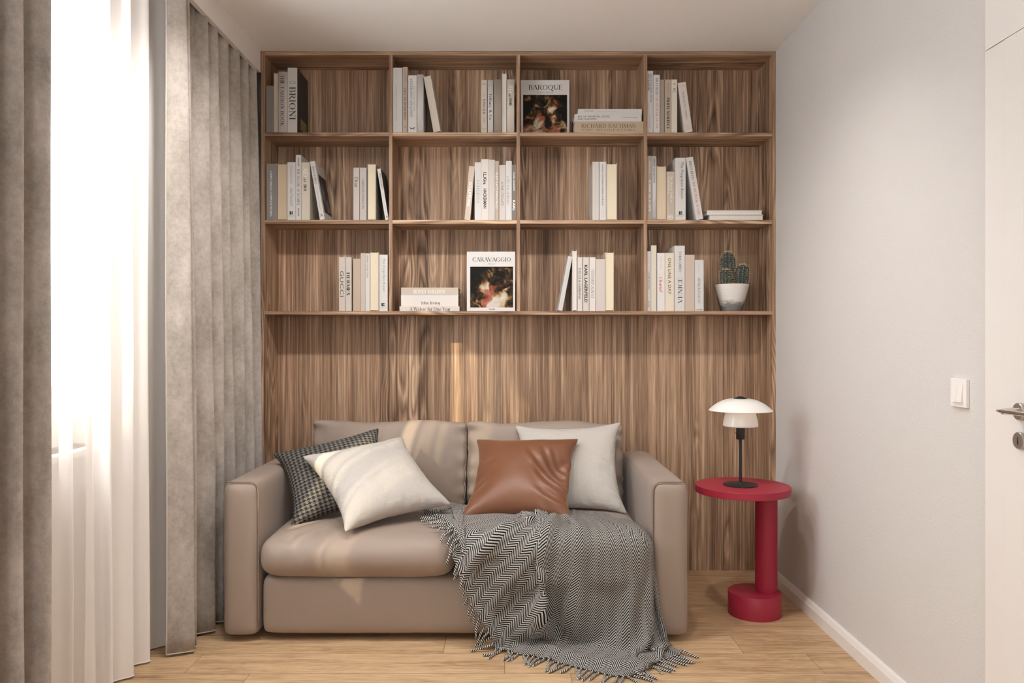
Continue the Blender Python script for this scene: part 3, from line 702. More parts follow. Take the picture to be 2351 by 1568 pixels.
book(1, 1105, 1118, 184, (.57, .51, .43), 'cream book with thin double rules across both spine ends, left of its upright row', [('KINFOLK', 'S', 228, 263, 1111.5, 5.2, 'k'), ('THE', 'S', 214.5, 222, 1111.5, 2.6, 'g'), ('HOME', 'S', 270.5, 282, 1111.5, 2.6, 'g'), ('---', 'N', 191, 194, 1111, 1.5, 'g', 'h')], group=g, marks=[('rect', 1111.5, 191, 10, .5, 'g'), ('rect', 1111.5, 194.5, 10, .5, 'g'), ('rect', 1111.5, 297, 8.5, .4, 'g'), ('rect', 1111.5, 294.4, 8.5, .4, 'g')])
book(1, 1119.6, 1132.4, 184, (.60, .59, .59), 'pale grey book with dark upper and lower case serif title, second in its row', [('Tiffany & Co', 'S', 214, 275.5, 1126, 6.2, 'k')], group=g, rnd=.003)
book(1, 1134, 1152.2, 182.5, TP, 'plain taupe rounded book between pale grey and thin white books, top shelf', group=g, rnd=.004)
book(1, 1152.8, 1162.6, 168, WH, 'tall thin white book with page edges outward, tallest of the right-hand row', group=g, pages=(.70, .665, .61), out=True)
book(1, 1163.8, 1181, 182.5, (.62, .565, .49), 'cream book with white capitals above a black 100, top shelf against the middle divider', [('AD', 'S', 193, 213.5, 1172, 9.5, 'w'), ('at', 'I', 215.5, 225, 1171.5, 7.5, 'k'), ('100', 'SB', 226, 242.5, 1172, 7.2, 'k')], group=g, rnd=.004)
g = 'books stacked flat in the third top compartment'
book(1, 1319, 1477.4, 0, (.45, .36, .255), 'tan book lying flat, bottom of the stack beside the BAROQUE book', [('RICHARD BACHMAN', 'SL', 1334.5, 1460, 289.2, 9.0, 'k'), ('THE  REGULATORS', 'SL', 1335, 1458, 298.6, 3.6, 'k')], group=g, lie=(279.0, 304.4), depth=.17, back=.004)
book(1, 1319, 1473, 0, WH, 'white book lying flat lettered ART OF THE FIFTIES, SIXTIES, AND SEVENTIES', [('ART OF THE FIFTIES, SIXTIES,', 'N', 1326, 1401, 267.6, 4.2, 'k'), ('AND SEVENTIES', 'N', 1326, 1369.5, 273.3, 4.2, 'k'), ('by Christopher Knight', 'S', 1426.5, 1464, 269.5, 2.8, 'g')], group=g, lie=(262.4, 279.0), depth=.19, back=.007)
book(1, 1327, 1473.6, 0, WH, 'white book with pale grey title, uppermost of the flat stack beside BAROQUE', [('DIANA', 'N', 1341, 1363.5, 254.6, 5.6, 'l'), ('A PRINCESS FOR THE WORLD', 'NL', 1368.5, 1417, 256, 2.8, 'l')], group=g, lie=(250.4, 262.4), depth=.19, back=.012)
g = 'books in the top compartment nearest the right wall'
book(1, 1486.3, 1499.4, 163, GW, 'tall white book against the divider lettered ART OF THE FIFTIES upright', [('ART OF THE FIFTIES, SIXTIES,', 'N', 169, 235.5, 1494.6, 3.8, 'k'), ('AND SEVENTIES', 'N', 169, 208.5, 1489.6, 3.8, 'k'), ('by Christopher Knight', 'S', 261, 294.5, 1492.6, 2.4, 'g')], group=g)
book(1, 1500.2, 1514.8, 172, WH, 'upright white book with black and red title THE BIG BOOK OF CHIC, top shelf', [('MILES REDD', 'S', 179, 218.5, 1508, 5.0, 'k'), ('THE BIG BOOK OF CHIC', 'S', 221, 297, 1508, 5.0, 'r')], group=g)
book(1, 1516, 1525.2, 183, TP, 'thin plain taupe book left of the tan FASHION SHOW book', group=g)
book(1, 1526.3, 1540.5, 182.6, TN, 'tan book lettered FASHION SHOW reading upward', [('FASHION SHOW', 'SB', 222, 295, 1534, 6.6, 'k', 'u'), ('PARISIENNE', 'SL', 190, 214.5, 1533.4, 2.6, 'g', 'u')], group=g)
book(1, 1541.2, 1554.6, 182.6, (.68, .64, .54), 'cream book with a small N near the top of its spine', [('1', 'N', 191, 194.5, 1548, 1.4, 'g'), ('N', 'N', 203, 207.6, 1548, 5.6, 'k', 'u')], group=g, marks=[('rect', 1548, 211, 10, .6, 'g'), ('rect', 1548, 193.5, 5, .8, 'g')])
book(1, 1571.8, 1590.4, 189.5, (.68, .615, .575), 'pinkish white book leaning at the right end of the top shelf row', [('GREEK REVIVAL AMERICA', 'S', 211, 275, 0, 4.0, 'g'), ('Kennedy', 'S', 196, 198, 0, 1.8, 'l', 'h')], group=g, lean=8.0, marks=[('rect', 0, 289, 9, .5, 'l'), ('rect', 0, 293, 9, .5, 'l'), ('rect', 0, 297, 9, .5, 'l')])
g = 'books in the middle compartment nearest the curtain'
book(2, 612, 636, 376, GY, 'grey book lettered in white COMPLETE WORKS, middle shelf', [('CAMPO BAEZA: COMPLETE WORKS', 'N', 392.5, 497, 622.5, 4.6, 'w')], group=g)
book(2, 637.2, 658.8, 375.8, (.52, .41, .33), 'book with thick golden page edges outward beside the grey one, middle shelf', group=g, pages=PGT, out=True)
book(2, 659.8, 678.6, 372.4, WH, 'white book lettered HOTSHOT with a black publisher mark', [('JULIE GARWOOD', 'NL', 380.5, 421, 668.6, 4.2, 'g'), ('HOTSHOT', 'N', 432, 473, 668.8, 5.4, 'g'), ('BERKLEY', 'N', 494.5, 497, 669, 1.8, 'g', 'h')], group=g, marks=[('blocks', 669, 489, 8, 7.5, 'k')])
book(2, 679.2, 691.2, 355.7, WH, 'tallest white book of the middle shelf lettered THE ALLURE OF WOMEN', [('ASSOULINE', 'NB', 362.5, 381, 685.4, 2.8, 'k'), ('THE ALLURE OF WOMEN', 'S', 387.5, 471, 685, 5.6, 'k'), ('ASSOULINE', 'NB', 477.5, 496, 685.4, 2.8, 'k')], group=g)
book(2, 692, 711.3, 372.8, (.60, .545, .46), 'cream book with white capitals above a black 100, middle shelf', [('AD', 'S', 383.5, 406, 701.5, 11, 'w'), ('at', 'I', 409, 418.5, 700.4, 6.5, 'k'), ('100', 'SB', 423.5, 438, 700.6, 7.2, 'k')], group=g)
book(2, 734.6, 745.8, 370.3, WH, 'leaning white book with a dark photograph on its cover board, middle shelf', [('FRIDA KAHLO', 'S', 380, 422, 0, 4.2, 'k'), ('The Giselle Freund Photographs', 'NI', 431, 482.5, 0, 2.2, 'l')], group=g, lean=9.8, depth=.2, marks=[('photo', 0, 442, 0, 90, 'k'), ('peak', 0, 495, 6, 6.5, 'k')])
g = 'books beside the first divider on the middle shelf'
book(2, 811.5, 825, 385, (.52, .475, .45), 'taupe book with large dark four-letter title on the middle shelf', [('Dior', 'S', 406.5, 430, 818.2, 8.6, 'k')], group=g, depth=.16)
book(2, 826.2, 841.5, 385, (.50, .45, .42), 'taupe book with small dark serif capitals, right of its matching twin', [('CHRISTIAN LOUBOUTIN', 'S', 411, 480, 833.4, 4.6, 'k')], group=g, depth=.16)
book(2, 843.8, 863, 376, (.42, .39, .34), 'book with cream page edges outward behind the leaning white one, middle shelf', group=g, pages=PG, out=True)
book(2, 884.6, 892.4, 387.5, WH, 'thin white book leaning back from the first divider, middle shelf', [('FRIDA KAHLO', 'S', 396.5, 434.5, .6, 4.0, 'k'), ('The Giselle Freund Photographs', 'NI', 442, 487, .6, 1.9, 'l')], group=g, lean=9.0, side=(.10, .095, .09), marks=[('peak', .8, 498, 5, 5.5, 'k')])
g = 'books right of centre in the second middle compartment'
book(2, 1066.4, 1079.4, 381.5, (.58, .49, .40), 'leaning tan book lettered SCULPTURES in white', [('SCULPTURES', 'NB', 418, 474.5, 0, 6.2, 'w')], group=g, lean=-4.9)
book(2, 1089.8, 1104.8, 372.7, WH, 'white book lettered COFFE&TEA', [('COFFE&TEA', 'SL', 414, 466.5, 1097.2, 6.6, 'g')], group=g)
book(2, 1105.1, 1122.3, 365.5, (.68, .63, .59), 'tall white book with heavy black condensed sans lettering, middle shelf', [('I.L.Kira', 'NB', 395.5, 423.5, 1113.5, 7.2, 'k'), ('HACKERMAN', 'NB', 433, 478.5, 1113.5, 7.2, 'k')], group=g)
book(2, 1122.7, 1136.1, 367, PK, 'blank white book between black-lettered white and tan books, middle shelf', group=g)
book(2, 1136.7, 1145.2, 369.6, TN, 'thin tan book lettered PAINTINGS in white', [('ALEX KATZ PAINTINGS', 'N', 395.5, 479, 1140.5, 5.4, 'w')], group=g)
book(2, 1146.2, 1161.1, 379, PK, 'short white book with spaced grey sans capitals, right of thin tan book', [('ALFRED STIEGLITZ', 'N', 416.5, 472, 1153.2, 6.0, 'g')], group=g)
book(2, 1161.6, 1175, 369.6, WH, 'white book lettered a life less ordinary', [('a life less ordinary', 'SL', 405, 470, 1167.2, 6.2, 'g')], group=g)
book(2, 1175.6, 1185.4, 378.5, (.20, .175, .15), 'dark grey-brown book against the middle divider with bold white capitals', [('PARK BARBER', 'NB', 395.5, 439, 1180, 2.4, 'w'), ('KARL', 'NB', 459.5, 484, 1180, 5.6, 'w')], group=g)
g = 'books in the third middle compartment'
book(2, 1360.4, 1374.8, 371.6, PK, 'white book with very faint lettering at the left of a group of three', [('A BOOK OF THE FUTURE OF THE MODERN', 'NL', 376, 473, 1368, 2.2, 'l'), ('COLLECTED', 'NL', 483, 503, 1368, 2.0, 'l')], group=g)
book(2, 1376, 1391.2, 371.6, WH, 'white book lettered CHANGE YOUR BRAIN CHANGE YOUR BODY', [('CHANGE YOUR BRAIN CHANGE YOUR BODY', 'N', 377, 474, 1383.6, 3.4, 'k'), ('DANIEL G.', 'NL', 482, 499, 1385.4, 1.8, 'l'), ('AMEN, M.D.', 'NL', 483, 500, 1382, 1.8, 'l')], group=g)
book(2, 1392, 1416, 375.4, GW, 'white book with cream page edges outward at the right of three', group=g, pages=PG, out=True)
g = 'books in the middle compartment nearest the right wall'
book(2, 1486.4, 1497.6, 358, TP, 'tall taupe book lettered RUINS OF THE AMERICAS in white', [('RUINS OF THE AMERICAS', 'S', 413.5, 485, 1491.8, 4.4, 'w', 'u'), ('by Arthur Drexler', 'NI', 370.5, 396.5, 1491.6, 2.4, 'w', 'u')], group=g)
book(2, 1498, 1507.3, 358.8, GW, 'thin white DESIGN COLLECTION book on the middle shelf', [('DESIGN COLLECTION', 'N', 363.5, 420, 1502.2, 3.8, 'k')], group=g, rnd=.002)
book(2, 1508, 1529.2, 381, (.55, .46, .35), 'thick book with golden page edges outward, middle shelf nearest right wall', group=g, pages=(.64, .535, .385), out=True)
book(2, 1530.2, 1549.2, 394, (.50, .425, .345), 'short tan book with white lettering and a round white emblem', [('The Monocle Guide to', 'S', 405, 464, 1541.6, 4.6, 'w'), ('Good Business', 'S', 405.5, 445, 1535.8, 4.2, 'w')], group=g, marks=[('ring', 1539, 498.6, 11.5, 11.5, 'w')])
book(2, 1550.2, 1574.2, 362.6, WH, 'wide white The Forgotten Room book on the middle shelf', [('The Forgotten Room', 'NI', 372, 456, 1566.2, 6.0, 'k'), ('by Karen White, Beatriz Williams, Lauren Willig', 'NL', 373, 447, 1559.4, 2.0, 'o'), ('BERKLEY', 'N', 494.5, 497, 1562, 1.8, 'g', 'h')], group=g, depth=.205, marks=[('blocks', 1562.6, 489, 8, 8, 'k')])
book(2, 1598.4, 1615, 361, WH, 'leaning white book with black and red title, middle shelf', [('MILES REDD', 'S', 369, 413, 0, 5.6, 'k'), ('THE BIG BOOK OF CHIC', 'S', 417, 496, 0, 5.6, 'r')], group=g, lean=9.4)
book(2, 1628, 1752.8, 0, (.60, .575, .53), 'lower of two pale books lying flat near the right wall', group=g, lie=(493.6, 505.8), pages=PGW, out=True, depth=.17, back=.012)
book(2, 1622.5, 1750.6, 0, (.60, .575, .53), 'upper of two pale books lying flat near the right wall', group=g, lie=(482.6, 493.6), pages=PGW, out=True, depth=.17, back=.010)
g = 'books beside the first divider on the lowest shelf'
book(3, 778.4, 792, 590.4, (.58, .525, .48), 'beige book with widely spaced sans capitals, left end of lowest shelf row', [('GUCCI', 'N', 622, 681, 785, 8.2, 'k')], group=g, depth=.165)
book(3, 793, 807, 590.4, (.58, .525, .48), 'beige book with bold dark slab capitals, second in lowest shelf row', [('HERMES', 'SB', 625.5, 678, 799.4, 7.6, 'k')], group=g, depth=.165)
book(3, 810.6, 827.4, 594, (.49, .395, .315), 'plain tan book lower than its neighbours, lowest shelf near the first divider', group=g)
book(3, 828, 838.6, 581, (.53, .46, .395), 'tall plain beige book left of the white DESIGN COLLECTION book', group=g)
book(3, 839.1, 848.8, 582, WH, 'thin white DESIGN COLLECTION book on the lowest shelf', [('DESIGN COLLECTION', 'N', 586, 637, 843.8, 3.8, 'k')], group=g)
book(3, 849.4, 869.6, 578.5, (.52, .44, .37), 'book with cream page edges outward, lowest shelf near the first divider', group=g, pages=PG, out=True)
book(3, 870.9, 890, 584.7, WH, 'white The Forgotten Room book on the lowest shelf', [('The Forgotten Room', 'NI', 593.5, 669, 882, 5.0, 'g'), ('by Karen White, Beatriz Williams, Lauren Willig', 'NL', 594, 661, 876.4, 1.8, 'l'), ('BERKLEY', 'N', 705, 707.5, 879.6, 1.8, 'l', 'h')], group=g, marks=[('blocks', 879.4, 699.5, 7.5, 7.5, 'k')])
g = 'books stacked flat on the lowest shelf'
book(3, 917.5, 1054.8, 0, PK, 'white book lettered A Widow for One Year, bottom of its stack', [('A Widow for One Year', 'S', 940, 1034, 709.3, 8.6, 'k')], group=g, lie=(703.4, 714.15), depth=.17, back=.012)
book(3, 920.8, 1052, 0, (.67, .61, .565), 'off-white book second from the bottom of the flat stack', [('John Irving', 'S', 967, 1009.5, 695.3, 7.2, 'k')], group=g, lie=(688.1, 703.4), depth=.18, back=.012)
book(3, 920.6, 1052.2, 0, WH, 'blank white book between two lettered books of the flat stack', group=g, lie=(677.7, 688.1), depth=.18, back=.012)
book(3, 920.9, 1052, 0, (.52, .445, .375), 'tan book with white capitals on top of the flat stack, lowest shelf', [('SIDNEY SHELDON', 'S', 949, 1022, 669.4, 8.6, 'w')], group=g, lie=(660.4, 677.7), depth=.18, back=.012)
g = 'books in the third lowest compartment'
book(3, 1280.9, 1290.9, 588.8, GW, 'white book leaning against a taller one, lowest shelf', [('Niki Karimi Karimovic', 'NL', 602, 652, 1, 2.6, 'l'), ('Hachette', 'NL', 690, 703, 0, 2.2, 'l')], group=g, lean=-10.6)
book(3, 1313.8, 1324.2, 575, WH, 'tall thin white book with page edges outward beside the leaning one', group=g, pages=(.72, .665, .60), out=True)
book(3, 1325.8, 1337.4, 590.8, (.62, .57, .53), 'off-white book with thin dark sans capitals, left of the bold-lettered one', [('DOLCE & GABBANA', 'N', 616, 687, 1331, 5.8, 'k')], group=g)
book(3, 1338.8, 1352.2, 590.8, PK, 'white book with the boldest black sans capitals on the lowest shelf', [('KARL LAGERFELD', 'NB', 608.5, 694.5, 1345.4, 6.8, 'k')], group=g)
book(3, 1353.2, 1367.2, 590.8, (.66, .61, .565), 'off-white book with tall thin joined capitals, right of the bold-lettered one', [('YVESSAINTLAURENT', 'SL', 617.5, 684.5, 1360.6, 7.0, 'k')], group=g)
book(3, 1368, 1389.2, 595.2, (.56, .51, .475), 'plain grey-beige wide book in the third lowest compartment', group=g)
book(3, 1389.8, 1409, 578.8, (.60, .52, .44), 'book with cream page edges outward at the right end of its row of seven', group=g, pages=PG, out=True)
g = 'books beside the cactus on the lowest shelf'
book(3, 1486.2, 1494.2, 577, GW, 'thin white book with small lettering against the divider, cactus compartment', [('HENRI MATISSE', 'S', 624, 665, 1490, 3.2, 'k'), ('Gilles Neret', 'NL', 585, 603, 1490, 1.8, 'l'), ('TASCHEN', 'NB', 690.5, 705, 1490, 1.9, 'k')], group=g)
book(3, 1495, 1507.2, 563.4, CR, 'tall thin plain cream book left of the red-titled one', group=g)
book(3, 1508.8, 1526.2, 580.8, (.68, .65, .64), 'white book with red italic title Charm!', [('Charm!', 'I', 636, 671, 1517.4, 7.4, 'r'), ('KENDALL HART', 'SL', 587.5, 617.5, 1517.4, 2.0, 'l')], group=g)
book(3, 1526.9, 1547.4, 580.8, (.70, .63, .51), 'cream book lettered ONE LINE A DAY', [('ONE LINE A DAY', 'N', 592, 676, 1537.4, 7.4, 'k')], group=g)
book(3, 1548.6, 1572.2, 564.2, WH, 'tall white book lettered VENICE reading upward', [('VENICE', 'S', 638, 697, 1561.4, 9.8, 'k', 'u'), ('GARRY WILLS', 'S', 578, 625, 1561.4, 5.8, 'k', 'u')], group=g, depth=.205)
book(3, 1573, 1594.6, 585, (.54, .45, .38), 'plain tan wide book right of the tall VENICE book', group=g)
book(3, 1595.4, 1615.4, 596.8, WH, 'white book at the right end of the row, next to the cactus', [('HENRI ROUSSEAU', 'S', 637.5, 696.5, 1604.8, 5.4, 'g'), ('Cornelia Stabenow', 'NL', 605, 625, 1604.6, 1.8, 'l'), ('TASCHEN', 'NB', 710, 712.5, 1605, 1.8, 'k', 'h')], group=g)

# the two art books that stand facing the room
def facing_book(row, x0, x1, ytop, back, title, ty, tcap, tx, sub, sy, pic, blobs, label, foot=None, group=None):
    Y = Y0 + back; k = Y / F; base = SH[row - 1][1]; W = (x1 - x0) * k; Hh = px_z(ytop, Y) - base; T = .022
    root = thing('book', label, 'book', (px_x((x0 + x1) / 2, Y), Y, base + .0002), group)
    mats = [cover_mat(WH), INK['k']]; bm = boxes((-W / 2, W / 2, 0, .0026, 0, Hh, 0), (-W / 2, W / 2, T - .0026, T, 0, Hh, 0), (-W / 2, -W / 2 + .0026, .0026, T - .0026, 0, Hh, 0))
    def lx(px): return (px - (x0 + x1) / 2) * k
    def lz(py): return px_z(py, Y) - base
    ex, ez = Vector((1, 0, 0)), Vector((0, 0, 1))
    put_polys(bm, text_polys(title, 'S', (tx[1] - tx[0]) * k, tcap * k), Vector((lx(tx[0]), -.0005, lz(ty))), ex, ez, 1)
    if sub: mats.append(INK['g']); put_polys(bm, text_polys(sub[0], 'S', (sub[2] - sub[1]) * k, 2.6 * k), Vector((lx(sub[1]), -.0005, lz(sy))), ex, ez, 2)
    if foot: put_polys(bm, text_polys(foot[0], 'NB', (foot[2] - foot[1]) * k, 3.0 * k), Vector((lx(foot[1]), -.0005, lz(foot[3]))), ex, ez, 1)
    a, b, c, d = pic; mats.append(cover_picture(blobs))
    zb = max(lz(d), .0)
    put_polys(bm, [[(lx(a), zb), (lx(b), zb), (lx(b), lz(c)), (lx(a), lz(c))]], Vector((0, -.0005, 0)), ex, ez, len(mats) - 1)
    obj('cover', bm, mats, root); obj('page_block', boxes((-W / 2 + .0026, W / 2 - .003, .0026, T - .0026, .003, Hh - .003)), paper(PGW), root)
def cover_picture(seed):
    """a dim painterly picture: loose patches of ochre, cream and red on a near-black ground"""
    t = NT('dark_painterly_picture'); c = t.mapping(t.coord(), (1, 1, 1), (seed * 3.1, 0, seed * 1.7)); x, y, z = t.sep(t.coord())
    n = t.noise(c, 17.0, 4, .55, 1.2); m = t.noise(c, 9.0, 2, .5, .6); r = t.noise(t.mapping(t.coord(), (1, 1, 1), (5.0 + seed, 0, 2.0)), 14.0, 2, .5, .5)
    low = t.math('MULTIPLY', t.math('SUBTRACT', .17, z), .55)
    side = t.math('MULTIPLY', t.math('ABSOLUTE', x), -.5)
    k = t.math('ADD', t.math('ADD', t.math('ADD', t.math('MULTIPLY', n, .6), t.math('MULTIPLY', m, .4)), low), side)
    col = t.ramp(k, [(.46, (.008, .007, .006)), (.52, (.045, .024, .012)), (.565, (.25, .145, .055)), (.61, (.46, .36, .24)), (.66, (.56, .51, .45))])
    col = t.mix(t.math('MULTIPLY', t.ramp(r, [(.55, 0.0), (.62, 1.0)]), t.ramp(k, [(.5, 0.0), (.56, .8)])), col, (.30, .05, .03))
    t.set(Base_Color=col, Roughness=.5); t.b.inputs['Specular IOR Level'].default_value = .12; return t.m
facing_book(1, 1195.8, 1307, 184, .10, 'BAROQUE', 206.5, 11.5, (1213, 1291), ('Hermann Bauer Andreas Prater', 1233, 1271), 213.2, (1201, 1302, 218, 305),
            2,
            'white art book titled BAROQUE facing the room on the top shelf', group='art books standing face out')
facing_book(3, 1072, 1182.6, 577.9, .01, 'CARAVAGGIO', 600.6, 9.6, (1085, 1172.5), ('Gilles Lambert', 1120, 1137), 607, (1079.5, 1178, 612.4, 706),
            5,
            'white art book with a dark picture facing the room on the lowest shelf', foot=('TASCHEN', 1122, 1136.5, 711.5), group='art books standing face out')

# ------------------------------------------------------------------ curtains
def spline(pts, per=8):
    """Catmull-Rom through 2-D points"""
    P = np.array([pts[0]] + list(pts) + [pts[-1]], float); out = []
    for i in range(1, len(P) - 2):
        a, b, c, d = P[i - 1], P[i], P[i + 1], P[i + 2]
        for t in np.linspace(0, 1, per, endpoint=False):
            out.append(.5 * ((2 * b) + (c - a) * t + (2 * a - 5 * b + 4 * c - d) * t ** 2 + (3 * b - a - 3 * c + d) * t ** 3))
    out.append(P[-2]); return np.array(out)
def curtain_mesh(section, z0, z1, nz=40, seed=0, drift=.006, per=8):
    """section(h) gives the plan points at relative height h (0 bottom, 1 top)"""
    rng = np.random.RandomState(seed); rows = []; ph = rng.rand(4) * 6.28
    for i in range(nz + 1):
        h = i / nz; S = spline(section(h), per); z = z0 + (z1 - z0) * h
        n = len(S); s = np.arange(n) / n
        S[:, 0] += drift * np.sin(s * 23 + ph[0] + 3.1 * h) * np.sin(h * 5.3 + ph[1]); S[:, 1] += drift * np.sin(s * 31 + ph[2] - 2.4 * h) * np.cos(h * 4.1 + ph[3])
        rows.append(np.column_stack([S, np.full(n, z)]))
    P = np.array(rows)
    uv = np.zeros(P.shape[:2] + (2,)); uv[..., 0] = np.concatenate([[0], np.cumsum(np.linalg.norm(np.diff(P[0, :, :2], axis=0), axis=1))])[None]; uv[..., 1] = P[..., 2]
    return P, uv
def hem_tube(P, r, mat, name, parent, edges=True):
    bm = bmesh.new(); tube(bm, [tuple(p) for p in P[0]], r, 6)
    if edges: tube(bm, [tuple(p) for p in P[:, 0]], r, 6)
    return obj(name, bm, mat, parent, True)

def drape_right(h):
    cx = -1.219 - .030 * min(1, max(0, (h - .25) / .75)) ** 1.1; tx = -1.336 + .012 * h
    cr = [3.020, 3.060, 3.228, 3.347, 3.477, 3.605, 3.735, 3.862]; am = 1 - .18 * h
    pts = [(-1.303, 2.980), (-1.296, 2.983), ((-1.30 + cx) / 2, 2.996), (cx - .008, 3.010), (cx, 3.020), (cx - .012, 3.030), (cx - .028, 3.040), (cx - .012, 3.052), (cx - .003, 3.060), (cx - .02, 3.085)]
    for i, c in enumerate(cr[2:]):
        p = cr[1:][i]; w = c - p; dx = (.010 * math.sin(i * 2.1 + 1)); top = max(0, h - .72) / .28
        pts += [(tx + .012 + dx, p + w * .42), (tx + .010 + dx, p + w * .52)]
        if h > .72: pts += [(tx + .05 - .02 * (1 - top), p + w * .66), (tx + .05 - .016 * top - .0 * (1 - top), p + w * .74)]
        else: pts += [(tx + .035, p + w * .66), (tx + .055, p + w * .74)]
        pts += [(cx - .010 + dx * .3, c - .012), (cx + dx * .3, c), (cx - .016 + dx * .3, c + .014)]
    pts += [(cx - .05, 3.884), (tx - .02, 3.888), (-1.40, 3.890), (-1.462, 3.892)]  # hidden return to the wall, added to block light and darken the corner gap
    return pts
P, uv = curtain_mesh(drape_right, .012, HC - .03, 44, 3, .004, 6)
c = tag(obj('curtain', grid_mesh(P, uv), M['velvet']), 'long pleated taupe velvet curtain hanging beside the bookcase', 'curtain', 'velvet curtains at the window')
s = c.modifiers.new('thickness', 'SOLIDIFY'); s.thickness = .004; s.offset = 0
hem_tube(P, .0035, M['velvet_hem'], 'hem', c)

def drape_left(h):
    cx = -1.219 - .006 * h; tx = -1.334
    pts = [(tx, 1.40)]
    for p, c in ((1.40, 1.520), (1.520, 1.640), (1.640, 1.752), (1.752, 1.866), (1.866, 1.972), (1.972, 2.087)):
        w = c - p
        pts += [(tx + .012, p + w * .40), (tx + .008, p + w * .52), (tx + .05, p + w * .72), (cx - .012, c - .014), (cx, c), (cx - .016, c + .012)]
    return pts + [(cx - .05, 2.102), (tx + .02, 2.106)]
P, uv = curtain_mesh(drape_left, .012, HC - .03, 44, 8, .004, 6)
c = tag(obj('curtain', grid_mesh(P, uv), M['velvet']), 'taupe velvet curtain cut off by the edge of the photo, before the bright sheer', 'curtain', 'velvet curtains at the window')
s = c.modifiers.new('thickness', 'SOLIDIFY'); s.thickness = .004; s.offset = 0
hem_tube(P, .0035, M['velvet_hem'], 'hem', c, False)

def sheer_section(h):
    cx = -1.352 + .010 * (1 - h); tx = -1.415
    pts = []
    for p, c in zip(SHEER_Y, SHEER_Y[1:]):
        w = c - p; pts += [(tx + .006, p + w * .38), (tx + .004, p + w * .5), (cx - .030, p + w * .78), (cx - .004, c - .012), (cx, c), (cx - .014, c + .012)]
    return pts
for SHEER_Y, lab, sm_ in (([1.36, 1.45, 1.60, 1.74, 1.90, 2.05, 2.19, 2.30, 2.42, 2.545], 'white translucent sheer curtain glowing with daylight beside the near velvet curtain', M['sheer']),
                     ([2.575, 2.66, 2.80, 2.935, 3.10, 3.26, 3.42, 3.58, 3.74], 'beige-white sheer curtain partly hidden behind the long velvet curtain', M['sheer_gathered'])):
    P, uv = curtain_mesh(sheer_section, .008, HC - .03, 30, 5, .005, 5)
    c = tag(obj('sheer_curtain', grid_mesh(P, uv), sm_), lab, 'sheer curtain', 'sheer curtains at the window')
    hem_tube(P, .0022, plain('sheer_hem', (.74, .68, .63), .8), 'hem', c, False)

# ------------------------------------------------------------------ sofa
SX0, SX1, SY0, SY1 = -1.150, .702, 3.120, 4.062; AW = .146; AT = .634
sofa = thing('sofa', 'taupe two-seat sofa with square padded arms in front of the bookcase', 'sofa', (0, 0, 0))
def soft(name, bm, sub=1):
    o = obj(name, bm, M['sofa'], sofa); subsurf(o, sub); return o
for a, b in ((SX0, SX0 + AW), (SX1 - AW, SX1)):
    arm = soft('armrest', puffbox(a, b, SY0 + .004, SY1, .021, AT, .036, (10, 16, 14), (.004, .006, .004), .0012, 3 + int(a > 0)))
    # welt following the front panel
    x0, x1, z0, z1, yy = a + .016, b - .016, .06, AT - .004, SY0 + .016
    inner = b - .003 if a < 0 else a + .003; outer = x0 if a < 0 else x1; s_ = 1 if a < 0 else -1
    pts = [(inner, yy, .07)] + [(inner, yy, z) for z in np.linspace(.1, z1 - .03, 10)] + [(inner - s_ * .006, yy, z1 - .010), (inner - s_ * .018, yy, z1 + .001)] + [(x, yy, z1 + .0035) for x in np.linspace(inner - s_ * .03, outer + s_ * .004, 6)]
    bm = bmesh.new(); tube(bm, pts, .0030, 6); obj('piping', bm, M['sofa_piping'], arm, True)
split = -.222
soft('seat_base', puffbox(SX0 + AW + .004, SX1 - AW - .004, SY0 + .012, SY1 - .02, .022, .262, .042, (26, 12, 10), (0, .007, .004), .0015, 11))
for a, b in ((SX0 + AW + .004, split - .002), (split + .002, SX1 - AW - .004)):
    soft('seat_cushion', puffbox(a + .002, b, SY0 - .034, 3.86, .264, .415, .062, (22, 20, 10), (.004, .020, .024), .004, 21 + int(a > -.3), 5.5))
soft('backrest', puffbox(SX0 + AW - .002, SX1 - AW + .002, 3.945, SY1, .05, AT - .003, .03, (12, 6, 8), (0, .004, .003), .001, 5))
for i, (a, b) in enumerate(((-.968, -.222), (-.214, .536))):
    bk = soft('back_cushion', puffbox(-(b - a) / 2, (b - a) / 2, -.050, .050, -.196, .196, .016, (34, 8, 22), (.004, .042, -.007), .0070, 31 + i, 8.0, .014), 1)
    bk.location = ((a + b) / 2, 3.872, .598 - .004 * i); bk.rotation_euler = (math.radians(-8), 0, 0)
    for sx in (-1, 1):
        for yy in (-.044, .044):
            pts = []
            for t in np.linspace(-1, 1, 26):
                pts.append((sx * ((b - a) / 2 - .004 + .0030 * math.sin(t * 17 + i + sx)), yy + .004 * math.sin(t * 23 + 2 * i), t * .178))
            bm = bmesh.new(); tube(bm, pts, .0022, 6); obj('piping', bm, M['sofa'], bk, True)
for x in (SX0 + .10, SX1 - .10):
    for y in (SY0 + .22, SY1 - .12): obj('foot', bevelled((x - .035, x + .035, y - .035, y + .035, 0, .028), .003), M['dark_foot'], sofa)

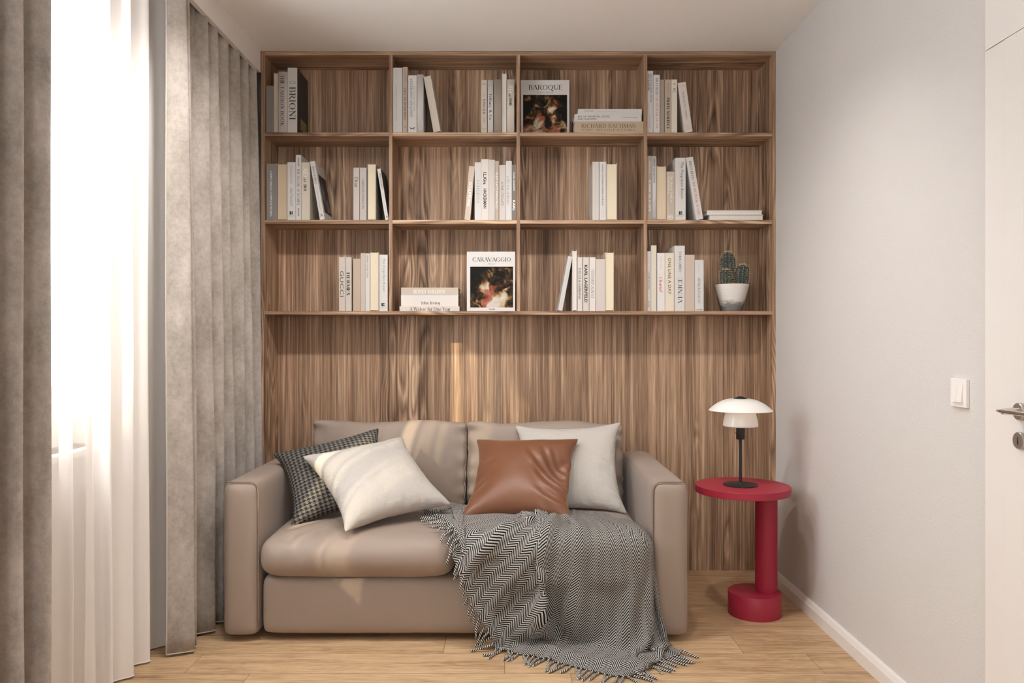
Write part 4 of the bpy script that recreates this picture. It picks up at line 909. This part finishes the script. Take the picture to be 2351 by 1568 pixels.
# ------------------------------------------------------------------ cloth shapes: a small position-based solver
def relax(X, cons, iters, w):
    for _ in range(iters):
        for a, b, L, st in cons:
            d = X[b] - X[a]; l = np.sqrt((d * d).sum(1)) + 1e-9; wa, wb = w[a], w[b]; ws = wa + wb + 1e-9
            c = (st * (l - L) / l / ws)[:, None] * d
            X[a] += wa[:, None] * c; X[b] -= wb[:, None] * c
def grid_cons(idx, R, st_bend=.15, st_shear=.6):
    """colour-grouped constraints of a grid of vertex ids with rest positions R"""
    out = []
    def add(A, B, st, par):
        for p in (0, 1):
            m = par == p
            a, b = A[m].ravel(), B[m].ravel()
            if len(a): out.append((a, b, np.linalg.norm(R[a] - R[b], axis=1), st))
    n, m = idx.shape; I, J = np.meshgrid(np.arange(n), np.arange(m), indexing='ij')
    add(idx[:-1], idx[1:], 1.0, I[:-1] % 2); add(idx[:, :-1], idx[:, 1:], 1.0, J[:, :-1] % 2)
    add(idx[:-1, :-1], idx[1:, 1:], st_shear, I[:-1, :-1] % 2); add(idx[1:, :-1], idx[:-1, 1:], st_shear, I[:-1, :-1] % 2)
    add(idx[:-2], idx[2:], st_bend, (I[:-2] // 2) % 2); add(idx[:, :-2], idx[:, 2:], st_bend, (J[:, :-2] // 2) % 2)
    return out
def pillow_shape(n=44, m=44, w=.46, h=.46, thick=.15, seed=0, pinch=(), bend=.12, steps=130):
    """two square sheets sewn together and blown up; returns verts, quads, uv"""
    rng = np.random.RandomState(seed)
    u = np.linspace(-.5, .5, n + 1); v = np.linspace(-.5, .5, m + 1)
    U, V = np.meshgrid(u * w, v * h, indexing='ij'); N = (n + 1) * (m + 1)
    front = np.arange(N).reshape(n + 1, m + 1); back = front.copy(); inner = np.zeros((n + 1, m + 1), bool); inner[1:-1, 1:-1] = True
    back[inner] = N + np.arange(inner.sum()); X = np.zeros((N + inner.sum(), 3)); R = X.copy()
    for idx, s in ((front, -1), (back, 1)):
        B = np.cos(math.pi * U / w) * np.cos(math.pi * V / h)
        X[idx.ravel()] = np.column_stack([U.ravel(), (s * .02 * np.maximum(B, 0)).ravel(), V.ravel()]); R[idx.ravel()] = np.column_stack([U.ravel(), 0 * U.ravel(), V.ravel()])
    X += rng.randn(*X.shape) * .0006
    cons = grid_cons(front, R, bend) + grid_cons(back, R, bend); wgt = np.ones(len(X))
    def quads(idx): return np.stack([idx[:-1, :-1], idx[1:, :-1], idx[1:, 1:], idx[:-1, 1:]], -1).reshape(-1, 4)
    Q = np.concatenate([quads(front), quads(back)[:, ::-1]]); target = thick * w * h * .52
    for s in range(steps):
        d1 = X[Q[:, 2]] - X[Q[:, 0]]; d2 = X[Q[:, 3]] - X[Q[:, 1]]; nq = np.cross(d1, d2) * .5
        vol = abs((X[Q].mean(1) * nq).sum() / 3); g = np.zeros_like(X)
        for k in range(4): np.add.at(g, Q[:, k], nq)
        sign = 1 if (X[Q].mean(1) * nq).sum() > 0 else -1
        l = np.linalg.norm(g, axis=1, keepdims=True) + 1e-9; X += sign * g / l * (l / l.max()) * .009 * np.clip((target - vol) / target, -1, 1)
        for (px_, pz_, r_, amt, s0, s1) in pinch:
            if s0 <= s <= s1:
                d = np.hypot(R[:, 0] - px_ * w, R[:, 2] - pz_ * h); k = np.exp(-(d / r_) ** 2) * amt; X[:, 1] += k * np.where(X[:, 1] < 0, 1, -.2)
        relax(X, cons, 7, wgt)
    uv = np.column_stack([R[:, 0], R[:, 2]]); return X, Q, uv
def creases(shape, lines, w, h):
    """press folds into the front of a pillow: (x0, z0, x1, z1, bow, width, depth) in fractions of its size"""
    X, Q, uv = shape; X = X.copy(); fr = X[:, 1] < 0; R = uv / np.array([w, h])
    ext = .25 + .75 * np.clip(1 - (2 * np.abs(R)).max(1), 0, .12) / .12
    for (x0, z0, x1, z1, bow, wd, dp) in lines:
        d = np.array([x1 - x0, z1 - z0]); L = np.hypot(*d); d /= L; nrm = np.array([-d[1], d[0]])
        q = R - np.array([x0, z0]); t = q @ d / L; e = q @ nrm - bow * 4 * np.clip(t, 0, 1) * (1 - np.clip(t, 0, 1))
        env = np.clip(t / .12, 0, 1) * np.clip((1 - t) / .45, 0, 1); p = e / wd
        prof = -np.exp(-p ** 2) + .75 * np.exp(-(p - 1.5) ** 2) + .25 * np.exp(-(p + 1.6) ** 2)
        X[fr, 1] -= (dp * prof * env * ext)[fr]
    return X, Q, uv
def rumple(shape, amp, scale, seed, stretch=(1, 1)):
    from mathutils import noise as mn
    X, Q, uv = shape; X = X.copy(); e = np.clip(1 - (np.abs(uv) / np.abs(uv).max(0)).max(1), 0, .15) / .15
    for i in range(len(X)):
        p = Vector((uv[i, 0] * scale * stretch[0] + seed * 3.3, uv[i, 1] * scale * stretch[1], seed + (X[i, 1] > 0)))
        n = mn.noise(p) + .5 * abs(mn.noise(p * 2.1)) + .3 * mn.noise(p * 4.3)
        X[i, 1] += amp * n * (.35 + .65 * e[i]) * (1 if X[i, 1] > 0 else -1)
    return X, Q, uv
def pillow(name, shape, mat, label, corners, size, squash=1.0):
    """place a relaxed pillow so that its corners lie on the given frame: location, rotation vector"""
    X, Q, uv = shape; loc, rv = corners
    ext = X[:, [0, 2]].max(0) - X[:, [0, 2]].min(0); X = X.copy()
    X[:, 0] *= size[0] / ext[0]; X[:, 2] *= size[1] / ext[1]; X[:, 1] *= squash
    me = bpy.data.meshes.new(name); me.from_pydata(X.tolist(), [], Q.tolist()); l = me.uv_layers.new(name='UVMap')
    l.data.foreach_set('uv', uv[Q.ravel()].astype(np.float32).ravel()); me.polygons.foreach_set('use_smooth', [True] * len(Q)); me.update()
    o = tag(obj(name, me, mat), label, 'cushion', 'throw cushions on the sofa'); subsurf(o, 1)
    a = Vector(rv); o.location = loc; o.rotation_mode = 'QUATERNION'
    o.rotation_quaternion = Matrix.Rotation(a.length, 3, a.normalized()).to_quaternion()
    return o
SH_A = pillow_shape(seed=1, thick=.19, bend=.05, steps=150)
SH_B = pillow_shape(seed=2, thick=.20, bend=.04, steps=150, pinch=((.40, .02, .045, .005, 30, 145), (-.42, -.1, .04, .003, 30, 140)))
LIN1 = rumple(creases(SH_A, [(.50, .30, .10, .18, .04, .022, .006), (.42, .42, .18, .20, -.03, .018, .006), (-.50, -.10, -.05, .05, .05, .022, .008), (-.48, -.20, .10, -.08, .03, .02, .006), (.12, -.50, .06, -.33, 0, .03, .009), (.24, -.50, .22, -.34, .01, .022, .008), (-.05, -.5, -.10, -.38, 0, .02, .006), (-.1, .5, .05, .25, .02, .02, .003), (.5, -.05, .2, -.1, .02, .016, .004)], .46, .46), .0055, 9.0, 2)
LIN2 = rumple(creases(SH_A, [(.50, -.02, .16, .16, .03, .02, .007), (.48, -.14, .20, .02, .03, .02, .006), (.50, -.30, .30, -.22, 0, .025, .009), (.47, -.42, .33, -.30, 0, .02, .006), (-.1, .5, -.04, .36, 0, .02, .004), (.2, -.5, .16, -.36, 0, .03, .007), (-.2, -.5, -.2, -.35, 0, .03, .007)], .46, .46), .0055, 9.0, 5)
SAT = rumple(creases(SH_B, [(.47, -.14, .02, .25, .05, .026, .013), (.48, -.04, .16, .29, .05, .024, .013), (.50, .02, .26, .27, .035, .022, .011), (.46, -.24, .12, .05, .05, .026, .012), (.44, -.34, .14, -.18, .03, .03, .010), (-.50, .00, -.18, .08, .02, .03, .009), (-.52, -.22, -.25, -.14, .02, .03, .008), (-.42, .42, -.25, .22, .02, .02, .004), (.30, -.50, .22, -.30, 0, .03, .006)], .46, .46), .0035, 5.0, 7)
HND = rumple(SH_A, .003, 8.0, 3)
pillow('throw_cushion', HND, M['houndstooth'], 'black and grey houndstooth cushion tucked into the sofa corner behind the cream one', ((-.772, 3.499, .602), (-.811, -.337, .236)), (.49, .42), .8)
pillow('throw_cushion', LIN1, M['linen'], 'tilted cream linen cushion lying against the houndstooth one', ((-.583, 3.393, .596), (-.957, -.401, .487)), (.485, .485), .85)
pillow('throw_cushion', SAT, M['satin'], 'chestnut brown satin cushion behind the herringbone throw', ((.040, 3.494, .590), (-.901, .049, -.185)), (.485, .485), .9)
pillow('throw_cushion', LIN2, M['linen'], 'upright cream linen cushion behind the brown satin one beside the armrest', ((.262, 3.659, .608), (-.632, -.010, -.095)), (.51, .47), .7)

# ------------------------------------------------------------------ herringbone throw
def throw_rest():
    NU, NV = 120, 60; W = 1.80
    H = np.array([(-.325, 3.49, .440), (-.300, 3.30, .447), (-.238, 3.14, .436), (-.152, 3.055, .285), (-.092, 3.05, .150), (-.045, 3.035, .035), (.02, 3.02, .012), (.108, 2.985, .010), (.20, 2.90, .012), (.30, 2.81, .012), (.38, 2.79, .012), (.475, 2.83, .012), (.524, 2.93, .012), (.634, 3.02, .012)])
    T = np.array([(-.24, 3.50, .455), (-.06, 3.43, .462), (.05, 3.375, .472), (.11, 3.36, .487), (.16, 3.355, .497), (.21, 3.36, .494), (.26, 3.36, .478), (.36, 3.32, .455), (.45, 3.23, .447), (.505, 3.14, .430)])
    TK = np.array([0, .10, .20, .31, .42, .52, .62, .76, .89, 1.0])
    def along(P, t):
        d = np.concatenate([[0], np.cumsum(np.linalg.norm(np.diff(P, axis=0), axis=1))]); d /= d[-1]
        return np.column_stack([np.interp(t, d, P[:, k]) for k in range(3)])
    tu = np.linspace(0, 1, NU + 1); tv = np.linspace(0, 1, NV + 1)
    h = along(H, tu); t = np.column_stack([np.interp(tu, TK, T[:, k]) for k in range(3)])
    X = np.zeros((NU + 1, NV + 1, 3)); edge_y, top_z = 3.055, .445
    Lv = np.zeros(NU + 1)
    for i in range(NU + 1):
        a, b = t[i], h[i]
        a0 = (a[0], a[1] + .055, .449)
        if b[2] > .40: path = np.array([a0, a, b])
        else:
            f = (a[1] - edge_y) / max(a[1] - b[1], .02); f = min(max(f, .2), .85); ex = a[0] + (b[0] - a[0]) * min(.65, f)
            path = [a0, a, (ex, 3.10, top_z), (ex + (b[0] - ex) * .12, edge_y - .015, top_z - .06)]
            if b[2] < .03: path += [(ex + (b[0] - ex) * .75, min(3.055, b[1] + .10), .06), (ex + (b[0] - ex) * .85, min(3.03, b[1] + .06), .02)]
            path = np.array(path + [b])
        Lv[i] = np.linalg.norm(np.diff(path, axis=0), axis=1).sum(); X[i] = along(path, tv)
    k = np.ones(25) / 25; Lv = np.convolve(np.pad(Lv, 12, 'edge'), k, 'valid') * 1.06
    R = np.zeros_like(X)
    wid = W * (.52 + .48 * np.clip(tv * 1.35, 0, 1))
    for i in range(NU + 1): R[i, :, 0] = (tu[i] - .5) * wid; R[i, :, 1] = -Lv[i] * (1 - tv)
    return X, R, tu, tv, Lv, W
def throw_sim():
    X, R, tu, tv, Lv, W = throw_rest(); n, m = X.shape[:2]; idx = np.arange(n * m).reshape(n, m)
    rng = np.random.RandomState(4); x = X.reshape(-1, 3).copy(); r = R.reshape(-1, 3)
    # start with pleats that radiate from the gathered middle, so that the spare width has somewhere to go
    g = np.exp(-((tu - .42) / .20) ** 2)
    ph = 2 * math.pi * (tu * 15 + .35 * np.sin(tu * 19)) ; fold = (np.sin(ph) * (.25 + .75 * g) + .35 * np.sin(2 * math.pi * tu * 5.3 + 1) )
    env = np.clip(1.15 - .75 * tv, .2, 1)[None, :] * np.clip((tu - .04) * 6, 0, 1)[:, None] * np.clip((1.0 - tu) * 8, .15, 1)[:, None]
    d = (fold[:, None] + .8) * env
    onseat = np.clip((X[..., 2] - .40) / .04, 0, 1)
    x[:, 1] -= (.020 * d * (1 - onseat) + .004 * d).ravel(); x[:, 2] += (.015 * d * onseat).ravel(); x += rng.randn(*x.shape) * .0008
    cons = grid_cons(idx, r, .16, .30); w = np.ones(len(x)); top = idx[:, 0]; hem = idx[:, -1]
    xt = x[top].copy(); xh = X[:, -1].copy()
    w[top] = .0; x[top] = xt; w[idx[:9, -1]] = 0; w[idx[0, :]] = 0
    v = np.zeros_like(x); DT = 1 / 60.
    def collide(x):
        x[:, 2] = np.maximum(x[:, 2], .006)
        for (x0, x1, y0, y1, z0, z1, rr) in ((-1.0, .552, 3.070, 4.0, .20, .447, .075), (-1.0, .552, 3.121, 4.0, -.2, .27, .03), (.556, .80, 3.118, 4.06, -.2, .634, .028)):
            c = np.array([(x0 + x1) / 2, (y0 + y1) / 2, (z0 + z1) / 2]); hh = np.array([(x1 - x0) / 2, (y1 - y0) / 2, (z1 - z0) / 2]) - rr
            p = x - c; q = np.abs(p) - hh; o = np.maximum(q, 0); lo = np.linalg.norm(o, axis=1); ins = np.minimum(q.max(1), 0)
            d = lo + ins - rr; bad = d < .008
            if bad.any():
                nrm = np.where((lo > 1e-6)[:, None], o / (lo + 1e-9)[:, None], (q == q.max(1)[:, None]) * 1.0) * np.sign(p)
                x[bad] += nrm[bad] * (.008 - d[bad])[:, None]
    for s in range(170):
        px = x.copy(); v *= .93; v[:, 2] -= 9.8 * DT * .35; x += v * DT * w[:, None]
        k = .25 if s < 90 else .10
        x[hem] += (xh - x[hem]) * k * w[hem][:, None]
        relax(x, cons, 9, w); x[top] = xt; collide(x)
        v = (x - px) / DT; sp = np.linalg.norm(v, axis=1, keepdims=True); v *= np.minimum(1, 1.2 / (sp + 1e-6))
        low = x[:, 2] < .012; v[low, :2] *= .5
    uv = np.zeros((n, m, 2)); uv[..., 0] = (tu * W)[:, None]; uv[..., 1] = -(Lv[:, None] * (1 - tv)[None])
    return x.reshape(n, m, 3), uv
TX, TUV = throw_sim()
def throw_folds(X):
    """hand-pressed folds that run out from the gathered middle"""
    from mathutils import noise as mn
    X = X.copy(); n, m = X.shape[:2]; u = np.linspace(0, 1, n)[:, None]; v = np.linspace(0, 1, m)[None]
    du = np.gradient(X, axis=0); dvv = np.gradient(X, axis=1); N = np.cross(du, dvv); N /= np.linalg.norm(N, axis=2, keepdims=True) + 1e-9
    N *= np.where((N[..., 1] * 1.0 - N[..., 2]) > 0, -1, 1)[..., None]
    D = np.zeros((n, m))
    for (u0, u1, w, a, v0, v1) in ((.30, .285, .024, -.034, .18, 1.0), (.335, .335, .024, .030, .12, .97), (.42, .42, .018, .018, .1, .9), (.455, .47, .018, -.022, .12, .95), (.50, .53, .022, .026, .12, .95), (.545, .59, .02, -.022, .12, .9), (.585, .65, .022, .018, .12, .8), (.66, .73, .03, -.012, .15, .7), (.80, .84, .03, -.012, .45, .95), (.86, .89, .025, .012, .5, .98), (.22, .18, .03, .010, .15, .8), (.14, .10, .03, -.008, .2, .9)):
        c = u0 + (u1 - u0) * v; env = np.clip((v - v0) / .18, 0, 1) * np.clip((v1 - v) / .2, 0, 1)
        D += a * np.exp(-((u - c) / w) ** 2) * env
    g = np.exp(-((u - .42) / .17) ** 2) * np.clip((v - .02) / .06, 0, 1) * np.clip((.36 - v) / .2, 0, 1)
    R = np.array([[mn.noise(Vector((i * .16, j * .22, 3.1))) + .5 * mn.noise(Vector((i * .37, j * .45, 7.7))) for j in range(m)] for i in range(n)])
    D += g * (.030 * R + .016); D += .004 * R * np.clip((v - .85) / .1, 0, 1)
    X += N * D[..., None]; X[..., 2] += .020 * np.clip((u - .50) / .1, 0, 1) * np.clip((.90 - u) / .1, 0, 1) * np.exp(-((v - .90 - .03 * np.sin(u * 21)) / .035) ** 2)
    for i in range(n):
        for j in range(m): X[i, j] = push_out(Vector(X[i, j]), .007)
    return X
SOFA_BOXES = ((-1.0, -.224, 3.062, 4.0, .20, .443, .075), (-.220, .552, 3.062, 4.0, .20, .443, .075), (-1.0, .552, 3.121, 4.0, -.2, .27, .03), (.556, .80, 3.118, 4.06, -.2, .634, .028))
def push_out(p, mar):
    for (x0, x1, y0, y1, z0, z1, rr) in SOFA_BOXES:
        c = Vector(((x0 + x1) / 2, (y0 + y1) / 2, (z0 + z1) / 2)); q = [abs(p[k] - c[k]) - ((x1 - x0, y1 - y0, z1 - z0)[k] / 2 - rr) for k in range(3)]
        o = Vector([max(v, 0) for v in q]); d = o.length + min(max(q), 0) - rr
        if d < mar:
            nr = o.normalized() if o.length > 1e-6 else Vector([1.0 if q[k] == max(q) else 0.0 for k in range(3)])
            p = p + Vector([nr[k] * (1 if p[k] > c[k] else -1) for k in range(3)]) * (mar - d)
    p.z = max(p.z, .0055); return p
TX = throw_folds(TX)
throw = thing('throw_blanket', 'black and white herringbone wool throw with fringe draped from the seat onto the floor', 'blanket')
o = obj('cloth', grid_mesh(TX, TUV), M['herringbone'], throw); s = o.modifiers.new('thickness', 'SOLIDIFY'); s.thickness = .005; s.offset = 0; subsurf(o, 1)
# fringe of twisted strands along the woven end
rng = random.Random(5); bm = bmesh.new(); uvl = bm.loops.layers.uv.new('UVMap'); nS = 78
hem = TX[:, -1]; inn = TX[:, -14]
for i in range(nS):
    f = (i + .5) / nS * (len(hem) - 1); a = int(f); b = min(a + 1, len(hem) - 1); q = f - a
    p = Vector(hem[a] * (1 - q) + hem[b] * q); tg = Vector(hem[min(a + 2, len(hem) - 1)] - hem[max(a - 2, 0)]).normalized(); d = Vector(hem[a] - inn[a]); d = (d - tg * d.dot(tg)).normalized(); L = rng.uniform(.070, .098)
    if p.z > .04 and d.x > 0: d = -d
    if p.z > .04: d = (d + Vector((-.5, 0, 0))).normalized(); n = 9
    p = push_out(p, .006); pts = [p - d * .004]; cur = p.copy(); dr = d.copy() + Vector((rng.uniform(-.35, .35), rng.uniform(-.3, .2), rng.uniform(-.15, .15)))
    for j in range(n):
        dr = dr.normalized() + Vector((rng.uniform(-.16, .16), rng.uniform(-.16, .16), -.26))
        if cur.z < .03: dr.z = max(dr.z, -.25)
        nx = push_out(cur + dr.normalized() * L / n, .0065); dr = nx - cur
        if dr.length < 1e-5: dr = Vector((-.2, -.3, 0))
        cur = cur + dr.normalized() * L / n; cur = push_out(cur, .006)
        pts.append(cur.copy())
    nf = len(bm.faces); tube(bm, pts, .0036, 6, rads=[.0036] + [.0045] * (n - 2) + [.0047, .0034])
    bm.faces.ensure_lookup_table()
    fs = bm.faces[nf:]
    for kf_, fc in enumerate(fs):
        for li, lp in enumerate(fc.loops):
            seg, ring = kf_ % 6, kf_ // 6
            if kf_ < 6 * n: lp[uvl].uv = ((seg + (1 if li in (1, 2) else 0)) / 6, (ring + (1 if li in (2, 3) else 0)) * L / n)
obj('fringe', bm, M['rope'], throw)

# ------------------------------------------------------------------ side table and lamp
tb = thing('side_table', 'crimson round side table with an off-centre column beside the sofa', 'side table', (1.062, 3.462, 0))
bm = bmesh.new(); lathe(bm, [(0, 0), (.1115, 0), (.1125, .001), (.1125, .0975), (.1115, .099), (0, .099)], 72); obj('base', finish(bm), M['red'], tb)
bm = bmesh.new(); lathe(bm, [(0, .0992), (.0475, .0992), (.0475, .533), (0, .533)], 56, (.055, .010, 0)); obj('column', finish(bm), M['red'], tb)
bm = bmesh.new(); lathe(bm, [(0, .5332), (.201, .5332), (.2025, .5345), (.2025, .562), (.201, .5635), (0, .5635)], 96, (-.053, -.004, 0)); obj('tabletop', finish(bm), M['red'], tb)
lp = thing('table_lamp', 'black table lamp with two stacked white glass shades on the crimson table', 'table lamp', (1.000, 3.458, .5637))
bm = bmesh.new(); lathe(bm, [(0, 0), (.0735, 0), (.0745, .001), (.0745, .0035), (.073, .0045), (.010, .0055), (.0078, .009), (0, .009)], 64); obj('base', finish(bm), M['black'], lp)
bm = bmesh.new(); lathe(bm, [(0, .009), (.0062, .009), (.0062, .205), (0, .205)], 24); obj('stem', finish(bm), M['black'], lp)
so = bmesh.new(); lathe(so, [(0, .200), (.0165, .200), (.0185, .203), (.0188, .262), (0, .262)], 32); so = obj('socket', finish(so), M['black'], lp)
bm = bmesh.new(); tube(bm, [(-.018, -.004, .228), (-.0225, -.005, .228), (-.0235, -.005, .228)], .0022, 10); obj('switch_knob', bm, M['black'], so)
def shade(profile, th):
    inner = [(max(r - th, .0005), z - th * .6) for r, z in profile][::-1]
    bm = bmesh.new(); lathe(bm, profile + inner, 72, close=True); bmesh.ops.recalc_face_normals(bm, faces=bm.faces[:])
    for f in bm.faces: f.smooth = True
    return bm
low = [(.063 + .0125 * math.sin(t * 1.35) ** 1.0, .322 - t * .0635) for t in np.linspace(0, 1, 12)]
obj('lower_shade', shade(low, .0026), M['opal'], lp)
up = [(.028 + (.1355 - .028) * (t ** .82), .378 - .0505 * (t ** 1.75) - .0) for t in np.linspace(0, 1, 22)] + [(.1362, .3262)]
obj('upper_shade', shade(up, .0026), M['opal'], lp)
bm = bmesh.new(); lathe(bm, [(0, .388), (.008, .3873), (.018, .384), (.0275, .3795), (.0285, .3770), (.0, .3765)], 40); obj('finial_cap', finish(bm), M['black'], lp)
bm = bmesh.new(); tube(bm, [(0, 0, .262), (0, 0, .378)], .004, 10); obj('gallery_rod', bm, M['black'], lp)
light('lamp_bulb', 'POINT', (1.0, 3.458 - .028, .5637 + .318), (0, 0, 0), .22, (1, .80, .58), shadow_soft_size=.012)

# ------------------------------------------------------------------ potted cactus
def cement_pot():
    t = NT('two_tone_cement'); c = t.coord(); x, y, z = t.sep(c)
    n = t.noise(t.mapping(c, (1, 1, 3.2)), 28.0, 5, .6, .6); edge = t.math('ADD', z, t.math('MULTIPLY', t.math('SUBTRACT', n, .5), .085))
    k = t.ramp(edge, [(.030, 0.0), (.060, 1.0)]); m = t.noise(t.mapping(c, (1, 1, 5)), 45.0, 5, .65)
    lt = t.mix(m, (.60, .56, .52), (.80, .77, .73)); dk = t.mix(m, (.14, .138, .135), (.26, .255, .25))
    t.set(Base_Color=t.mix(k, dk, lt), Roughness=.8); t.bump(m, .2, .002); return t.m
YC = 4.005; kc = YC / F
ca = thing('potted_cactus', 'three-stemmed spiny cactus in a white and grey cement pot on the lowest shelf', 'potted plant', (px_x(1680.5, YC), YC, SH[2][1] + .0002))
pz = .1372
bm = bmesh.new(); lathe(bm, [(0, 0), (.048, 0), (.0505, .003), (.0845, pz - .002), (.0838, pz), (.0795, pz), (.0785, pz - .012), (0, pz - .014)], 64); obj('pot', finish(bm), cement_pot(), ca)
def soil():
    t = NT('dark_potting_soil'); n = t.noise(t.coord(), 260.0, 3, .6); t.set(Base_Color=t.mix(n, (.02, .014, .01), (.07, .05, .035)), Roughness=1.0); t.bump(n, .8, .004); return t.m
bm = bmesh.new(); lathe(bm, [(0, pz - .0137), (.078, pz - .0118), (.077, pz - .009), (.04, pz - .006), (0, pz - .005)], 40); obj('soil', finish(bm), soil(), ca)
def cactus_skin():
    t = NT('blue_green_cactus_skin'); n = t.noise(t.coord(), 90.0, 4, .6); t.set(Base_Color=t.mix(n, (.016, .030, .026), (.042, .060, .050)), Roughness=.6); return t.m
CS = cactus_skin(); SP = plain('straw_coloured_spines', (.58, .47, .32), .6)
rng = random.Random(9)
for (dx, dy, R_, H_, ribs, lean_) in ((-.0155, .012, .0335, .178, 12, -.02), (-.037, -.028, .0262, .084, 10, -.05), (.043, -.018, .0315, .110, 11, .06)):
    N, Mz = ribs * 6, 26; rings = []; bm = bmesh.new(); tips = []
    def surf(a, t):
        capz = .72; rr = R_ * (1.0 if t < capz else math.sqrt(max(0, 1 - ((t - capz) / (1 - capz)) ** 2))) * (.86 + .14 * min(1, t * 3))
        rb = 1 + .115 * math.cos(ribs * a); z = pz - .010 + H_ * t
        return Vector((dx + lean_ * H_ * t * t + rr * rb * math.cos(a), dy + rr * rb * math.sin(a), z))
    for j in range(Mz):
        t = j / Mz; t = t if t < .6 else .6 + .4 * math.sin((t - .6) / .4 * math.pi / 2)
        rings.append([bm.verts.new(surf(2 * math.pi * i / N, t)) for i in range(N)])
    topv = bm.verts.new(surf(0, 1.0) * 1)
    for A, B in zip(rings, rings[1:]):
        for i in range(N): bm.faces.new((A[i], A[(i + 1) % N], B[(i + 1) % N], B[i])).smooth = True
    for i in range(N): bm.faces.new((rings[-1][i], rings[-1][(i + 1) % N], topv)).smooth = True
    st = obj('cactus_stem', bm, CS, ca)
    sb = bmesh.new()
    for rI in range(ribs):
        a = 2 * math.pi * rI / ribs; nz = int(H_ / .0105)
        for j in range(nz + 1):
            t = min(.985, (j + .5 + .3 * rng.random()) / nz)
            p = surf(a, t); nrm = Vector((math.cos(a), math.sin(a), 0)) * (1.0 if t < .72 else max(.15, 1 - (t - .72) / .28)) + Vector((0, 0, .15 if t < .72 else .15 + (t - .72) * 3.2)); nrm.normalize()
            for q in range(9):
                d = (nrm * rng.uniform(.35, 1.0) + Vector((rng.uniform(-1, 1), rng.uniform(-1, 1), rng.uniform(-1, 1))) * .75).normalized(); L = rng.uniform(.007, .017)
                u_ = d.orthogonal().normalized() * .00042; w_ = d.cross(u_).normalized() * .00042
                b = [sb.verts.new(p + u_), sb.verts.new(p - u_ * .5 + w_), sb.verts.new(p - u_ * .5 - w_)]; tp = sb.verts.new(p + d * L)
                for i in range(3): sb.faces.new((b[i], b[(i + 1) % 3], tp))
    so_ = obj('spines', sb, SP, st); so_['kind'] = 'stuff'
